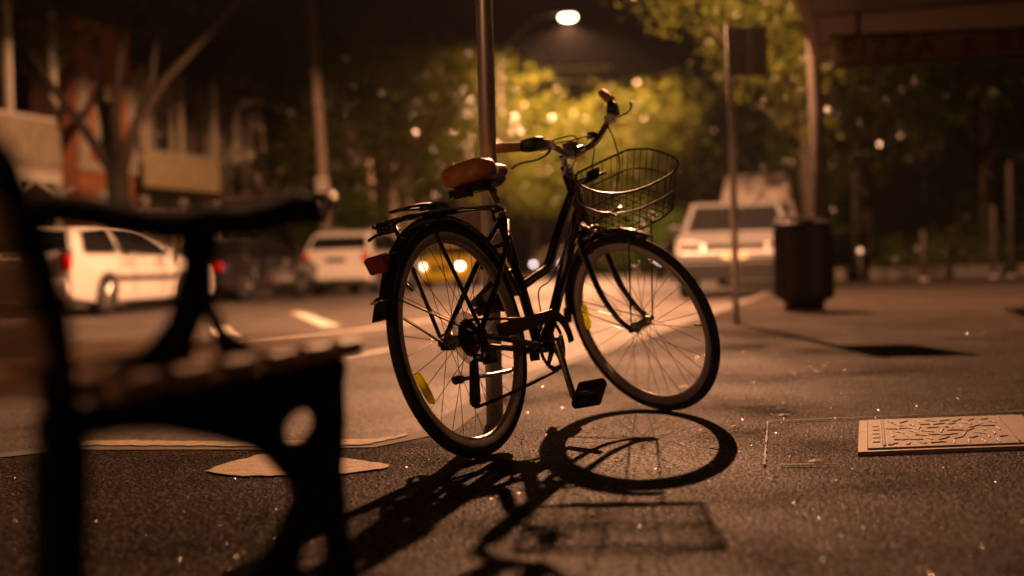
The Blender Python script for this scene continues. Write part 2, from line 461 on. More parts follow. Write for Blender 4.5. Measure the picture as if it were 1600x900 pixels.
# lane markings on the road
def strip(a, b, w, name='lane_line'):
    a = Vector(a); b = Vector(b); t = (b - a).normalized(); nn = Vector((t.y, -t.x)) * w / 2
    return sheet(name, ragged([(a + nn), (b + nn), (b - nn), (a - nn)], 0.012, 0.4), RZ + 0.004, M['paint'])
strip((-4.3, 4.6), (-1.42, 12.4), 0.11)
strip((-1.42, 12.4), (2.6, 24.0), 0.11)
strip((-1.22, 8.2), (-0.90, 9.1), 0.12)
strip((-0.3, 10.9), (0.3, 12.9), 0.12)
strip((-3.25, 17.3), (-2.02, 12.75), 0.2, 'bay_line')
strip((-3.42, 13.3), (-2.74, 11.1), 0.2, 'bay_line')
strip((-0.9, 23.5), (-0.1, 19.2), 0.2, 'bay_line')
# patch around the pit lid
def jl(a, b, w):
    a = Vector(a); b = Vector(b); t = (b - a).normalized(); nn = Vector((t.y, -t.x)) * w / 2
    sheet('tar_joint', ragged([(a + nn), (b + nn), (b - nn), (a - nn)], 0.003, 0.03), 0.0075, M['joint'])
jl((0.845, 3.83), (2.25, 3.965), 0.010); jl((0.655, 3.02), (0.845, 3.83), 0.006); jl((0.70, 3.012), (0.84, 3.0), 0.006)

# ---------------- pit lid
def pit_lid():
    o = thing('pit_lid', 'rectangular concrete access pit lid with raised pattern set in the footpath', 'pit lid', Vector((0.936, 3.146, 0.004)))
    ex = Vector((0.56, 0.040, 0)); ey = Vector((0.191, 0.616, 0))
    def q(a, b, z): v = ex * a + ey * b; return (v.x, v.y, z)
    def slab(name, a0, a1, b0, b1, z0, z1, m, ins=0.008, parent=o):
        s = MB()
        vs = [q(a0, b0, z0), q(a1, b0, z0), q(a1, b1, z0), q(a0, b1, z0), q(a0 + ins, b0 + ins, z1), q(a1 - ins, b0 + ins, z1), q(a1 - ins, b1 - ins, z1), q(a0 + ins, b1 - ins, z1)]
        s.add(vs, [(4, 5, 6, 7), (0, 1, 5, 4), (1, 2, 6, 5), (2, 3, 7, 6), (3, 0, 4, 7)])
        return s.build(name, m, parent)
    slab('frame', 0, 1, 0, 1, -0.02, 0.007, M['lid'])
    lid = slab('lid', 0.055, 0.945, 0.05, 0.955, 0.0071, 0.012, M['lid'], 0.005)
    slab('rib', 0.135, 0.15, 0.08, 0.93, 0.012, 0.016, M['lid'], 0.003, lid)
    slab('rib', 0.835, 0.85, 0.08, 0.93, 0.012, 0.016, M['lid'], 0.003, lid)
    pl = MB()
    for k in range(5):
        b0 = 0.2 + k * 0.12
        vs = [q(0.085, b0, 0.0122), q(0.12, b0, 0.0122), q(0.12, b0 + 0.09, 0.0122), q(0.085, b0 + 0.09, 0.0122)]
        vs += [(x, y, 0.0148) for x, y, z in vs]
        pl.add(vs, [(4, 5, 6, 7), (0, 1, 5, 4), (1, 2, 6, 5), (2, 3, 7, 6), (3, 0, 4, 7)])
    pl.build('raised_lettering', M['lid'], lid)
    tr = MB(); rnd = random.Random(3)
    for i in range(8):
        for j in range(7):
            a = 0.19 + 0.63 * (i + 0.5 * (j % 2)) / 8; b = 0.13 + 0.80 * j / 7
            ang = rnd.uniform(0, pi); L = rnd.uniform(0.020, 0.045)
            pts = []
            for k in range(4):
                f = k / 3 - 0.5
                pts.append(q(a + cos(ang) * L * f * 2 + rnd.uniform(-.005, .005), b + sin(ang) * L * f * 2.4 + rnd.uniform(-.01, .01), 0.0122))
            tr.tube(pts, 0.0030, 5, smooth=False)
    t = tr.build('raised_pattern', M['lid'], lid); t['kind'] = 'stuff'
pit_lid()

# ---------------- grit and litter on the footpath
def grit():
    # flat glassy chips lying in the asphalt, each tilted its own way
    s = MB(); rnd = random.Random(11)
    for i in range(9000):
        y = 1.9 + (rnd.random() ** 1.5) * 7.0
        x = rnd.uniform(-0.48, 0.48) * y
        t = x * cos(SA) - y * sin(SA)
        if t < -1.62 and y > 3.6: continue
        r = (0.0005 + 0.0012 * rnd.random() ** 3) * (1 + 0.13 * y)
        M_ = Matrix.Translation((x, y, r * 0.45)) @ Matrix.Rotation(rnd.uniform(0, 6.3), 4, 'Z') @ Matrix.Rotation(rnd.gauss(0, radians(24)), 4, 'X') @ Matrix.Rotation(rnd.gauss(0, radians(24)), 4, 'Y')
        k = r * 0.3
        s.add([(r, 0, k), (r * .3, r * .8, k), (-r * .8, r * .5, k), (-r * .6, -r * .7, k), (r * .4, -r * .8, k), (0, 0, -r)], [(0, 1, 2, 3, 4), (1, 0, 5), (2, 1, 5), (3, 2, 5), (4, 3, 5), (0, 4, 5)], False, M_)
    o = s.build('footpath_grit', M['grit'], fix=False); o['kind'] = 'stuff'
grit()

def leaf_litter():
    spots = [((0.61, 3.45, 'path beyond the pedal', 'small pale'), 30, .034), ((0.40, 3.37, '', ''), 80, .03)]
    data = [ # x, y, rot, length, material, label
        (0.330, 2.62, 20, .030, 'pale litter', 'pale scrap lying inside the basket shadow near its middle'),
        (0.155, 2.44, -25, .028, 'dry leaf', 'dry leaf lying left of the basket shadow near the frame shadow'),
        (0.275, 3.17, 8, .026, 'pale litter', 'pale scrap lying inside the front wheel shadow near its upper left'),
        (0.405, 2.86, 30, .022, 'pale litter', 'pale scrap lying at the lower right rim of the front wheel shadow'),
        (0.635, 2.83, 0, .030, 'pale litter', 'bright pale scrap on bare asphalt left of the pit lid corner'),
        (0.80, 3.06, 25, .052, 'dry leaf', 'thin yellowish stalk beside the left edge of the pit lid'),
        (0.735, 4.95, 5, .060, 'pale litter', 'pale flattened scrap on the footpath just right of the front tyre'),
        (0.690, 4.55, 0, .045, 'pale litter', 'second pale scrap below the one right of the front tyre'),
        (0.60, 3.66, 0, .040, 'dry leaf', 'small dry leaf on the footpath right of the front wheel shadow'),
        (0.02, 3.55, -60, .022, 'pale litter', 'pale scrap between the rear tyre and the pedal'),
        (0.72, 3.74, 10, .040, 'dry leaf', 'dry leaf at the corner of the patched asphalt'),
        (0.935, 3.98, 0, .05, 'dry leaf', 'dry leaf on the tar joint behind the pit lid'),
        (-0.05, 3.62, 0, .05, 'dry leaf', 'thin dry stalk at the foot of the bicycle pole'),
        (1.02, 2.30, 20, .022, 'pale litter', 'pale scrap in the dark asphalt below the pit lid'),
    ]
    for (x, y, rot, L, m, lab) in data:
        s = MB(); w = L * 0.22
        vs = [(-L / 2, 0, .002), (-L * .2, -w, .004), (L * .25, -w * .8, .003), (L / 2, 0, .005), (L * .2, w, .002), (-L * .25, w * .7, .004), (0, 0, .007)]
        s.add(vs, [(i, (i + 1) % 6, 6) for i in range(6)])
        o = s.build('fallen_leaf' if m == 'dry leaf' else 'paper_scrap', M[m], fix=False)
        o.matrix_world = frameM((x, y, 0.0035), rot)
        tag(o, lab, 'leaf' if m == 'dry leaf' else 'litter', 'dry leaves on the footpath' if m == 'dry leaf' else 'pale scraps on the footpath')
leaf_litter()

# ================================================================== BICYCLE
def bicycle():
    Cr = Vector((-0.14867, 3.32295, 0.33929)); fw = Vector((0.50456, 0.86338, 0)); up = Vector((-0.16052, 0.09381, 0.98256)); nn = Vector((0.84832, -0.49576, 0.18592))
    HB = 0.345
    lf = -nn; org = Cr - up * HB
    Mw = Matrix(((fw.x, lf.x, up.x, org.x), (fw.y, lf.y, up.y, org.y), (fw.z, lf.z, up.z, org.z), (0, 0, 0, 1)))
    o = thing('bicycle', 'black step through bicycle with tan saddle and wire basket leaning on the steel pole', 'bicycle', Mw)
    B = lambda u, v, w=0.0: Vector((u, -w, v + HB))
    A0 = Vector((1.06511, -0.02194, 0)); fpv = Vector((-0.34994, -0.10986, 0.93031)); av = Vector((-0.29953, 0.95409, 0)); nf = Vector((-0.88759, -0.27866, -0.36678))
    def S(F, U, R):
        q = A0 + fpv * F + av * U + nf * R
        return B(q.x, q.y, q.z)
    BB = (0.445, -0.055)
    fr = M['frame']
    def smooth(pts, k=6):
        # Catmull-Rom
        P = [Vector(p) for p in pts]; out = []
        for i in range(len(P) - 1):
            a = P[max(i - 1, 0)]; b = P[i]; c = P[i + 1]; d = P[min(i + 2, len(P) - 1)]
            for j in range(k):
                t = j / k
                out.append(0.5 * ((2 * b) + (c - a) * t + (2 * a - 5 * b + 4 * c - d) * t * t + (3 * b - a - 3 * c + d) * t ** 3))
        out.append(P[-1]); return out
    # ---- frame
    f = MB()
    f.tube([B(0.437, -0.055), B(0.353, 0.385)], 0.0165, 14)
    f.tube([B(0.475, -0.055), B(0.60, 0.068), B(0.905, 0.40)], 0.0195, 14)
    f.tube(smooth([B(0.405, 0.148), B(0.50, 0.175), B(0.60, 0.208), B(0.685, 0.285), B(0.80, 0.395), B(0.915, 0.492)]), 0.0175, 14)
    f.tube([S(0, 0.375, 0), S(0, 0.60, 0)], 0.0225, 16)
    f.tube([B(*BB, -0.036), B(*BB, 0.036)], 0.023, 16)
    for s in (-1, 1):
        f.tube(smooth([B(0.43, -0.06, 0.030 * s), B(0.33, -0.045, 0.040 * s), B(0.15, -0.02, 0.058 * s), B(0.01, -0.002, 0.064 * s)]), 0.0095, 10)
        f.tube([B(0.362, 0.355, 0.017 * s), B(0.30, 0.29, 0.040 * s), B(0.20, 0.19, 0.055 * s), B(0.006, 0.01, 0.064 * s)], 0.0085, 10)
    f.tube([B(0.285, 0.275, -0.045), B(0.285, 0.275, 0.045)], 0.007, 8)
    frame = f.build('frame', fr, o)
    for s in (-1, 1):
        d = MB(); d.extrude([(-0.022, -0.02), (0.03, -0.025), (0.035, 0.012), (0.015, 0.03), (-0.012, 0.025)], 0.060, 0.066, lambda a, b, h, s=s: B(a, b, h * s))
        d.build('dropout', M['dark steel'], frame)
    c = MB()
    c.tube([S(0, 0.595, 0), S(0, 0.625, 0)], [0.024, 0.019], 16); c.build('headset_cup', M['chrome'], frame)
    c = MB(); c.tube([S(0, 0.36, 0), S(0, 0.377, 0)], 0.025, 16); c.build('headset_cup', M['chrome'], frame)
    c = MB(); c.tube([B(0.3555, 0.372), B(0.350, 0.40)], 0.0205, 14); c.tube([B(0.335, 0.385, -0.01), B(0.335, 0.385, 0.03)], 0.005, 8)
    c.build('seat_clamp', M['chrome'], frame)
    # ---- seat post & saddle
    c = MB(); c.tube([B(0.353, 0.385), B(0.322, 0.497)], 0.0130, 14); c.build('seat_post', M['alloy'], o)
    sd = MB(); prof = []
    st = [(0.150, .030, .508, .478), (0.156, .060, .526, .472), (0.172, .080, .539, .466), (0.20, .090, .547, .464), (0.235, .086, .549, .466), (0.27, .068, .548, .472), (0.31, .045, .547, .478), (0.35, .031, .546, .490), (0.39, .025, .547, .502), (0.42, .020, .546, .510), (0.435, .009, .540, .520)]
    NS = 18; vs = []
    for (u, w, vt, vb) in st:
        vm = (vt + vb) / 2; hh = (vt - vb) / 2
        for k in range(NS):
            a = 2 * pi * k / NS
            cx, sy = cos(a), sin(a)
            ex = 2 / 2.7
            vs.append(B(u + 0.0, vm + hh * math.copysign(abs(sy) ** ex, sy), w * math.copysign(abs(cx) ** ex, cx)))
    fs = []
    for i in range(len(st) - 1):
        for k in range(NS):
            l = (k + 1) % NS; fs.append((i * NS + k, i * NS + l, (i + 1) * NS + l, (i + 1) * NS + k))
    fs += [tuple(range(NS)), tuple(range((len(st) - 1) * NS, len(st) * NS))]
    sd.add(vs, fs, True)
    sad = sd.build('saddle', M['tan'], o)
    c = MB()
    c.extrude([(0.17, -0.062), (0.165, 0.062), (0.20, 0.075), (0.27, 0.05), (0.33, 0.03), (0.405, 0.016), (0.405, -0.016), (0.33, -0.03), (0.27, -0.05), (0.20, -0.075)], 0.440, 0.462, lambda a, b, h: B(a, h + max(0, (a - .22)) * 0.28, b))
    c.build('saddle_base', M['black'], sad)
    c = MB()
    for s in (-1, 1):
        c.tube(smooth([B(0.40, .492, .010 * s), B(0.34, .470, .020 * s), B(0.26, .455, .022 * s), B(0.19, .455, .040 * s)]), 0.0035, 8)
    c.box(B(0.315, 0.482), (0.045, 0.05, 0.035)); c.tube([B(.315, .482, -.032), B(.315, .482, .032)], .006, 8)
    c.build('saddle_rail', M['dark steel'], sad)
    c = MB(); c.box(B(0.155, 0.440), (0.035, 0.05, 0.03)); c.build('saddle_loop', M['black'], sad)

    # ---- wheels
    def wheel(toW, hubw, front):
        """toW(x, y, s): wheel plane coords + axle offset -> bicycle local"""
        wn = bpy.data.objects.new('wheel', None); COL.objects.link(wn); wn.parent = o
        NT = 96
        ring = lambda r, s=0: [toW(r * cos(2 * pi * k / NT), r * sin(2 * pi * k / NT), s) for k in range(NT)]
        t = MB(); t.tube(ring(0.3290), 0.0160, 12, closed=True); t.build('tyre', M['rubber'], wn)
        t = MB(); prof = [(0.3135, -0.012), (0.317, -0.0125), (0.317, -0.009), (0.312, -0.007), (0.312, 0.007), (0.317, 0.009), (0.317, 0.0125), (0.3135, 0.012), (0.296, 0.0105), (0.288, 0.006), (0.284, 0.0), (0.288, -0.006), (0.296, -0.0105)]
        vs = []; fs = []; m = len(prof)
        for k in range(NT):
            a = 2 * pi * k / NT
            for r, s in prof: vs.append(toW(r * cos(a), r * sin(a), s))
        for k in range(NT):
            for j in range(m):
                fs.append((k * m + j, k * m + (j + 1) % m, ((k + 1) % NT) * m + (j + 1) % m, ((k + 1) % NT) * m + j))
        t.add(vs, fs, True); t.build('rim', M['rim'], wn)
        h = MB(); fl = 0.034 if not front else 0.031; fr_ = 0.026 if not front else 0.020
        def hl(prof):
            vs = []; n_ = 20
            for r, s in prof:
                for k in range(n_): vs.append(toW(r * cos(2 * pi * k / n_), r * sin(2 * pi * k / n_), s))
            fs = [(i * n_ + k, i * n_ + (k + 1) % n_, (i + 1) * n_ + (k + 1) % n_, (i + 1) * n_ + k) for i in range(len(prof) - 1) for k in range(n_)]
            fs += [tuple(range(n_)), tuple(range((len(prof) - 1) * n_, len(prof) * n_))]
            h.add(vs, fs, True)
        hl([(0.006, -hubw - .012), (0.006, -hubw), (0.012, -hubw + .002), (0.014, -fl - .008), (fr_, -fl - .003), (fr_, -fl + .003), (0.016, -fl + .006), (0.015, 0), (0.016, fl - .006), (fr_, fl - .003), (fr_, fl + .003), (0.014, fl + .008), (0.012, hubw - .002), (0.006, hubw), (0.006, hubw + .012)])
        h.build('hub', M['alloy'], wn)
        for s in (-1, 1):
            n_ = MB(); 
            n_.tube([toW(0, 0, s * (hubw + 0.004)), toW(0, 0, s * (hubw + 0.013))], 0.0105, 6, smooth=False); n_.build('axle_nut', M['dark steel'], wn)
        # spokes, crossed three times
        ns = 32
        for k in range(ns):
            side = 1 if k % 2 else -1
            ar = 2 * pi * (k + 0.5) / ns
            dirn = 1 if (k // 2) % 2 else -1
            ah = ar + dirn * radians(68)
            p = toW(fr_ * 0.92 * cos(ah), fr_ * 0.92 * sin(ah), side * fl)
            q = toW(0.286 * cos(ar), 0.286 * sin(ar), 0)
            sp = MB(); sp.tube([p, q], 0.00105, 5, cap=False); sp.build('spoke', M['spoke'], wn, fix=False)
        v = MB(); va = -0.06 if front else 2.5
        v.tube([toW(0.286 * cos(va), 0.286 * sin(va), 0), toW(0.252 * cos(va), 0.252 * sin(va), 0)], 0.0038, 8); v.build('valve', M['black'], wn)
        return wn
    rw = wheel(lambda x, y, s: B(x, y, s), 0.067, False)
    # front wheel frame from the steering direction
    cf = Vector((1.02461, -0.03466, 0.10765))
    fwd = fpv; upw = av
    def Wf(x, y, s):
        q = cf + fpv * x + av * y + nf * s
        return B(q.x, q.y, q.z)
    fwh = wheel(Wf, 0.050, True)
    # wheel reflectors
    def refl(toW, ang, par, r=0.245):
        m = MB(); vs = []
        for hgt, sc in ((-0.008, 1), (0.008, 1), (0.011, 0.6)):
            for k in range(10):
                a = 2 * pi * k / 10
                lx = 0.052 * math.copysign(abs(cos(a)) ** 0.7, cos(a)) * sc; ly = 0.0095 * math.copysign(abs(sin(a)) ** 0.7, sin(a)) * sc
                vs.append(toW((r + ly) * cos(ang) - lx * sin(ang), (r + ly) * sin(ang) + lx * cos(ang), hgt))
        fs = [(i * 10 + k, i * 10 + (k + 1) % 10, (i + 1) * 10 + (k + 1) % 10, (i + 1) * 10 + k) for i in range(2) for k in range(10)] + [tuple(range(9, -1, -1)), tuple(range(20, 30))]
        m.add(vs, fs); m.build('wheel_reflector', M['yellow lens'], par)
    refl(lambda x, y, s: B(x, y, s), math.atan2(-0.122, -0.2306), rw, 0.258)
    refl(Wf, math.atan2(0.0425, -0.278), fwh, 0.276)
    # cassette & spoke guard
    c = MB()
    for i in range(7):
        r = 0.058 - i * 0.0045; w = 0.024 + i * 0.004
        pts = []
        nt_ = 28 - i * 2
        for k in range(nt_ * 2):
            a = pi * k / nt_; rr = r if k % 2 else r - 0.006
            pts.append((rr * cos(a), rr * sin(a)))
        c.extrude(pts, w, w + 0.002, lambda a, b, h: B(a, b, h))
    c.build('cassette', M['dark steel'], rw)
    c = MB(); c.tube([B(0, 0, 0.0205), B(0, 0, 0.022)], 0.078, 40); c.build('spoke_guard', M['guard'], rw)
    # ---- fenders
    def fender(toW, a0, a1, name, R=0.366, width=0.027):
        m = MB(); N = 48; prof = [(-1, -0.013), (-0.85, -0.004), (-0.4, 0.004), (0, 0.006), (0.4, 0.004), (0.85, -0.004), (1, -0.013)]
        vs = []; fs = []
        for i in range(N + 1):
            a = a0 + (a1 - a0) * i / N
            for off in (0, -0.0025):
                for s, dr in prof: vs.append(toW((R + dr + off) * cos(a), (R + dr + off) * sin(a), s * width))
        k = len(prof) * 2
        L = len(prof)
        loop = list(range(L)) + list(range(2 * L - 1, L - 1, -1))
        for i in range(N):
            for j in range(k):
                a_, b_ = loop[j], loop[(j + 1) % k]
                fs.append((i * k + a_, i * k + b_, (i + 1) * k + b_, (i + 1) * k + a_))
        m.add(vs, fs, True)
        return m.build(name, fr, o)
    fen = fender(lambda x, y, s: B(x, y, s), radians(18), radians(168), 'fender')
    fen2 = fender(Wf, radians(61), radians(172), 'fender', 0.364, 0.025)
    for toW, a0, par, R in ((lambda x, y, s: B(x, y, s), radians(158), fen, .362), (Wf, radians(166), fen2, .362)):
        m = MB(); vs = []
        for i in range(5):
            a = a0 + radians(11) * i / 4
            for s in (-.021, .021): 
                for dr in (0.006, 0.010): vs.append(toW((R + dr + .004 * i) * cos(a), (R + dr + .004 * i) * sin(a), s))
        fs = []
        for i in range(4):
            b0 = i * 4; b1 = b0 + 4
            for j0, j1 in ((0, 1), (1, 3), (3, 2), (2, 0)): fs.append((b0 + j0, b0 + j1, b1 + j1, b1 + j0))
        m.add(vs, fs); m.build('mud_flap', M['black'], par)
    def stay(par, p, q, r=0.0022):
        m = MB(); m.tube([p, q], r, 7); m.build('fender_stay', M['dark steel'], par)
    for s in (-1, 1):
        stay(fen, B(-0.005, 0.0, 0.068 * s), B(-0.345, 0.135, 0.029 * s))
        stay(fen2, Wf(-0.005, 0.0, 0.054 * s), Wf(-0.335, 0.105, 0.027 * s))
    m = MB(); m.tube([B(-0.356, 0.125, -0.03), B(-0.366, 0.127, 0), B(-0.356, 0.125, 0.03)], 0.004, 8); m.build('stay_clip', M['chrome'], fen)
    # ---- red reflector
    m = MB()
    q0 = Vector((-0.318, 0.236))
    ang = radians(118)
    dx = Vector((cos(ang), sin(ang))); nrm = Vector((-sin(ang), cos(ang)))
    def rp(a, b, h): v = q0 + dx * a + nrm * h; return B(v.x, v.y, b)
    m.extrude([(-0.023, -0.026), (-0.023, 0.026), (-0.018, 0.031), (0.020, 0.031), (0.025, 0.026), (0.025, -0.026), (0.020, -0.031), (-0.018, -0.031)], 0.018, 0.034, lambda a, b, h: rp(a, b, h))
    m.build('rear_reflector', M['red lens'], o, bevel=0.002)
    m = MB(); m.extrude([(-0.012, -0.012), (-0.012, 0.012), (0.012, 0.012), (0.012, -0.012)], -0.02, 0.018, lambda a, b, h: rp(a, b, h)); m.build('reflector_bracket', M['black'], o)
    # ---- rear rack
    rk = MB()
    for s in (-1, 1):
        rk.tube(smooth([B(-0.262, 0.338, 0.050 * s), B(-0.22, 0.350, 0.056 * s), B(-0.08, 0.368, 0.056 * s), B(0.05, 0.378, 0.052 * s), B(0.17, 0.390, 0.026 * s), B(0.30, 0.402, 0.018 * s), B(0.338, 0.395, 0.018 * s), B(0.345, 0.36, 0.02 * s)]), 0.0052, 8)
        rk.tube([B(-0.155, 0.358, 0.058 * s), B(-0.10, 0.24, 0.062 * s), B(0.0, 0.012, 0.072 * s)], 0.0062, 8)
        rk.tube(smooth([B(-0.275, 0.305, 0.062 * s), B(-0.21, 0.325, 0.066 * s), B(-0.12, 0.338, 0.062 * s)]), 0.0048, 8)
    for u, v in ((-0.225, .350), (-0.15, .360), (-0.07, .369), (0.03, .376)):
        rk.tube([B(u, v, -0.056), B(u, v, 0.056)], 0.0045, 8)
    rk.tube(smooth([B(-0.262, 0.338, -0.05), B(-0.280, 0.33, -0.02), B(-0.280, 0.33, 0.02), B(-0.262, 0.338, 0.05)]), 0.0052, 8)
    rack = rk.build('rear_rack', fr, o)
    c = MB(); c.tube([B(-0.10, 0.378, 0.02), B(0.0, 0.386, 0.02)], 0.0185, 12); c.tube([B(-0.03, 0.385, -0.035), B(-0.03, 0.385, 0.035)], 0.012, 12)
    c.tube(smooth([B(-0.03, 0.395, -0.03), B(-0.13, 0.388, -0.036), B(-0.20, 0.378, -0.03), B(-0.20, 0.378, 0.03), B(-0.13, 0.388, 0.036), B(-0.03, 0.395, 0.03)]), 0.0045, 8)
    c.build('spring_clip', M['dark steel'], rack)
    c = MB(); c.box(B(-0.276, 0.325), (0.012, 0.055, 0.036)); c.build('reflector_plate', M['black'], rack, bevel=0.003)
    # ---- drivetrain
    c = MB(); pts = []; nt_ = 42
    for k in range(nt_ * 2):
        a = pi * k / nt_; rr = 0.090 if k % 2 else 0.0845; pts.append((rr * cos(a), rr * sin(a)))
    inn = [(0.072 * cos(2 * pi * k / 84), 0.072 * sin(2 * pi * k / 84)) for k in range(84)]
    vs = [B(BB[0] + a, BB[1] + b, w) for w in (0.043, 0.046) for a, b in pts] + [B(BB[0] + a, BB[1] + b, w) for w in (0.043, 0.046) for a, b in inn]
    fs = []
    for k in range(84):
        l = (k + 1) % 84
        fs += [(k, l, 168 + l, 168 + k), (84 + k, 252 + k, 252 + l, 84 + l), (k, 84 + k, 84 + l, l), (168 + k, 168 + l, 252 + l, 252 + k)]
    c.add(vs, fs)
    for k in range(5):
        a = 2 * pi * k / 5 + 0.3
        c.tube([B(BB[0], BB[1], 0.050), B(BB[0] + 0.075 * cos(a), BB[1] + 0.075 * sin(a), 0.046)], [0.012, 0.006], 8)
    c.build('chainring', M['dark steel'], o)
    for s, du, dv in ((1, 0.012, -0.176), (-1, -0.012, 0.176)):
        c = MB()
        e_ = (BB[0] + du, BB[1] + dv)
        c.tube([B(BB[0] - du * .1, BB[1] - dv * .1, 0.062 * s), B(BB[0], BB[1], 0.064 * s), B(BB[0] + du * .5, BB[1] + dv * .5, 0.072 * s), B(e_[0], e_[1], 0.080 * s), B(e_[0] + du * .07, e_[1] + dv * .07, 0.080 * s)], [0.014, 0.0155, 0.0105, 0.011, 0.006], 10, flat=(1, 1))
        c.tube([B(BB[0], BB[1], 0.03 * s), B(BB[0], BB[1], 0.078 * s)], 0.010, 12)
        ca = c.build('crank_arm', M['alloy'] if s > 0 else M['dark steel'], o)
        c = MB()
        t = radians(38)
        def pp(a, b, h): return B(e_[0] + a * cos(t) - b * sin(t), e_[1] + a * sin(t) + b * cos(t), s * h)
        c.extrude([(-0.048, -0.012), (0.048, -0.012), (0.052, 0), (0.048, 0.012), (-0.048, 0.012), (-0.052, 0)], 0.092, 0.106, lambda a, b, h: pp(a, b, h))
        c.extrude([(-0.044, -0.012), (0.044, -0.012), (0.048, 0), (0.044, 0.012), (-0.044, 0.012), (-0.048, 0)], 0.172, 0.186, lambda a, b, h: pp(a, b, h))
        for xx in (-0.043, 0.043):
            c.extrude([(xx - 0.006, -0.013), (xx + 0.006, -0.013), (xx + 0.006, 0.013), (xx - 0.006, 0.013)], 0.095, 0.183, lambda a, b, h: pp(a, b, h))
        for xx in (-0.018, 0.018):
            c.extrude([(xx - 0.004, -0.010), (xx + 0.004, -0.010), (xx + 0.004, 0.010), (xx - 0.004, 0.010)], 0.105, 0.173, lambda a, b, h: pp(a, b, h))
        c.tube([pp(0, 0, 0.078), pp(0, 0, 0.18)], 0.010, 10)
        c.build('pedal', M['black'], o)
    # chain guard: hockey stick plate
    outer = [(0.115, 0.028), (0.30, 0.042)] + [(BB[0] + 0.012 + 0.116 * cos(radians(a)), BB[1] + 0.0 + 0.110 * sin(radians(a))) for a in range(96, -6, -8)]
    inner_ = [(BB[0] + 0.012 + 0.088 * cos(radians(a)), BB[1] + 0.078 * sin(radians(a))) for a in range(-4, 100, 8)] + [(0.36, 0.008), (0.15, -0.016), (0.118, -0.014)]
    c = MB(); c.extrude(outer + inner_, 0.052, 0.062, lambda a, b, h: B(a, b, h)); c.build('chain_guard', M['black'], o, bevel=0.002)
    # derailleur
    c = MB()
    c.tube([B(0.01, -0.02, 0.068), B(0.0, -0.055, 0.075), B(-0.015, -0.075, 0.068)], [0.011, 0.017, 0.015], 10)
    c.box(B(0.015, -0.06, 0.072), (0.05, 0.022, 0.05)); c.tube([B(-0.03, -0.06, 0.05), B(0.03, -0.075, 0.085)], 0.012, 10)
    de = c.build('derailleur', M['dark steel'], o)
    for w in (0.040, 0.052):
        c = MB(); c.extrude([(-0.048, -0.075), (-0.02, -0.07), (-0.045, -0.185), (-0.060, -0.196), (-0.082, -0.19), (-0.082, -0.175)], w, w + 0.002, lambda a, b, h: B(a, b, h)); c.build('cage_plate', M['black'], de)
    for u, v in ((-0.035, -0.085), (-0.067, -0.18)):
        c = MB(); c.tube([B(u, v, 0.043), B(u, v, 0.050)], 0.019, 14); c.build('jockey_wheel', M['black'], de)
    c = MB()
    c.tube([B(-0.064, -0.199, 0.046), B(0.20, -0.175, 0.0455), B(0.43, -0.143, 0.0445), B(0.452, -0.142, 0.0445)], 0.0042, 6)
    c.tube([B(-0.022, -0.09, 0.046), B(-0.01, -0.055, 0.044)], 0.004, 6); c.tube([B(0.0, 0.05, 0.042), B(0.43, 0.032, 0.0445)], 0.0042, 6)
    for k in range(44):
        f_ = k / 43; c.box(B(-0.06 + 0.49 * f_, -0.1985 + 0.055 * f_ ** 1.25, 0.046), (0.005, 0.0075, 0.0095))
    c.build('chain', M['dark steel'], o)
    # kick stand folded up along the wheel
    c = MB(); c.tube(smooth([B(0.385, -0.085, -0.045), B(0.36, -0.108, -0.058), B(0.30, -0.116, -0.064), B(0.08, -0.113, -0.075)]), 0.0065, 9)
    ks = c.build('kickstand', M['alloy'], o)
    c = MB(); c.tube([B(0.085, -0.113, -0.075), B(0.07, -0.113, -0.075), B(0.04, -0.113, -0.076), B(0.03, -0.113, -0.076)], [0.008, 0.0135, 0.0135, 0.007], 10); c.build('rubber_foot', M['rubber'], ks)
    c = MB(); c.tube([B(0.40, -0.07, 0), B(0.40, -0.098, 0)], 0.016, 10); c.build('stand_bracket', M['black'], ks)
    # rear brake arms and lock
    c = MB()
    for s in (-1, 1):
        c.tube([B(0.265, 0.215, 0.05 * s), B(0.285, 0.255, 0.05 * s), B(0.315, 0.315, 0.036 * s)], [0.007, 0.007, 0.005], 8)
        c.box(B(0.272, 0.24, 0.034 * s), (0.05, 0.012, 0.014))
    c.build('rear_brake', M['dark steel'], o)
    # ---- fork
    c = MB()
    K = []
    for s in (-1, 1):
        c.tube(smooth([S(0.0, 0.372, 0.030 * s), S(0.0, 0.345, 0.050 * s), S(0.004, 0.26, 0.053 * s), S(0.022, 0.14, 0.053 * s), S(0.062, 0.05, 0.053 * s), S(0.1157, -0.004, 0.053 * s)]), [0.0125] * 6 + [0.0125] * 7 + [0.0115] * 6 + [0.0105] * 6 + [0.0095] * 6, 10)
    c.tube([S(0, 0.366, -0.05), S(0, 0.374, 0), S(0, 0.366, 0.05)], 0.0165, 10)
    fork = c.build('fork', fr, o)
    c = MB(); c.tube(smooth([S(0.035, 0.30, -0.045), S(0.045, 0.36, -0.04), S(0.04, 0.385, 0.0), S(0.045, 0.36, 0.04), S(0.035, 0.30, 0.045)]), 0.006, 8); c.tube([S(0.0, 0.375, 0), S(0.045, 0.385, 0)], 0.006, 8); c.build('front_brake', M['dark steel'], fork)
    # ---- stem and handlebar
    c = MB(); c.tube(smooth([S(0, 0.60, 0), S(0, 0.630, 0), S(0.012, 0.654, 0), S(0.05, 0.662, 0), S(0.078, 0.664, 0)]), 0.0130, 12); c.tube([S(0.08, 0.664, -0.026), S(0.08, 0.664, 0.026)], 0.0185, 14)
    stem = c.build('stem', M['chrome'], o)
    c = MB(); c.tube([S(-0.004, 0.635, 0), S(0.0, 0.668, 0)], 0.009, 8); c.build('stem_bolt', M['dark steel'], stem)
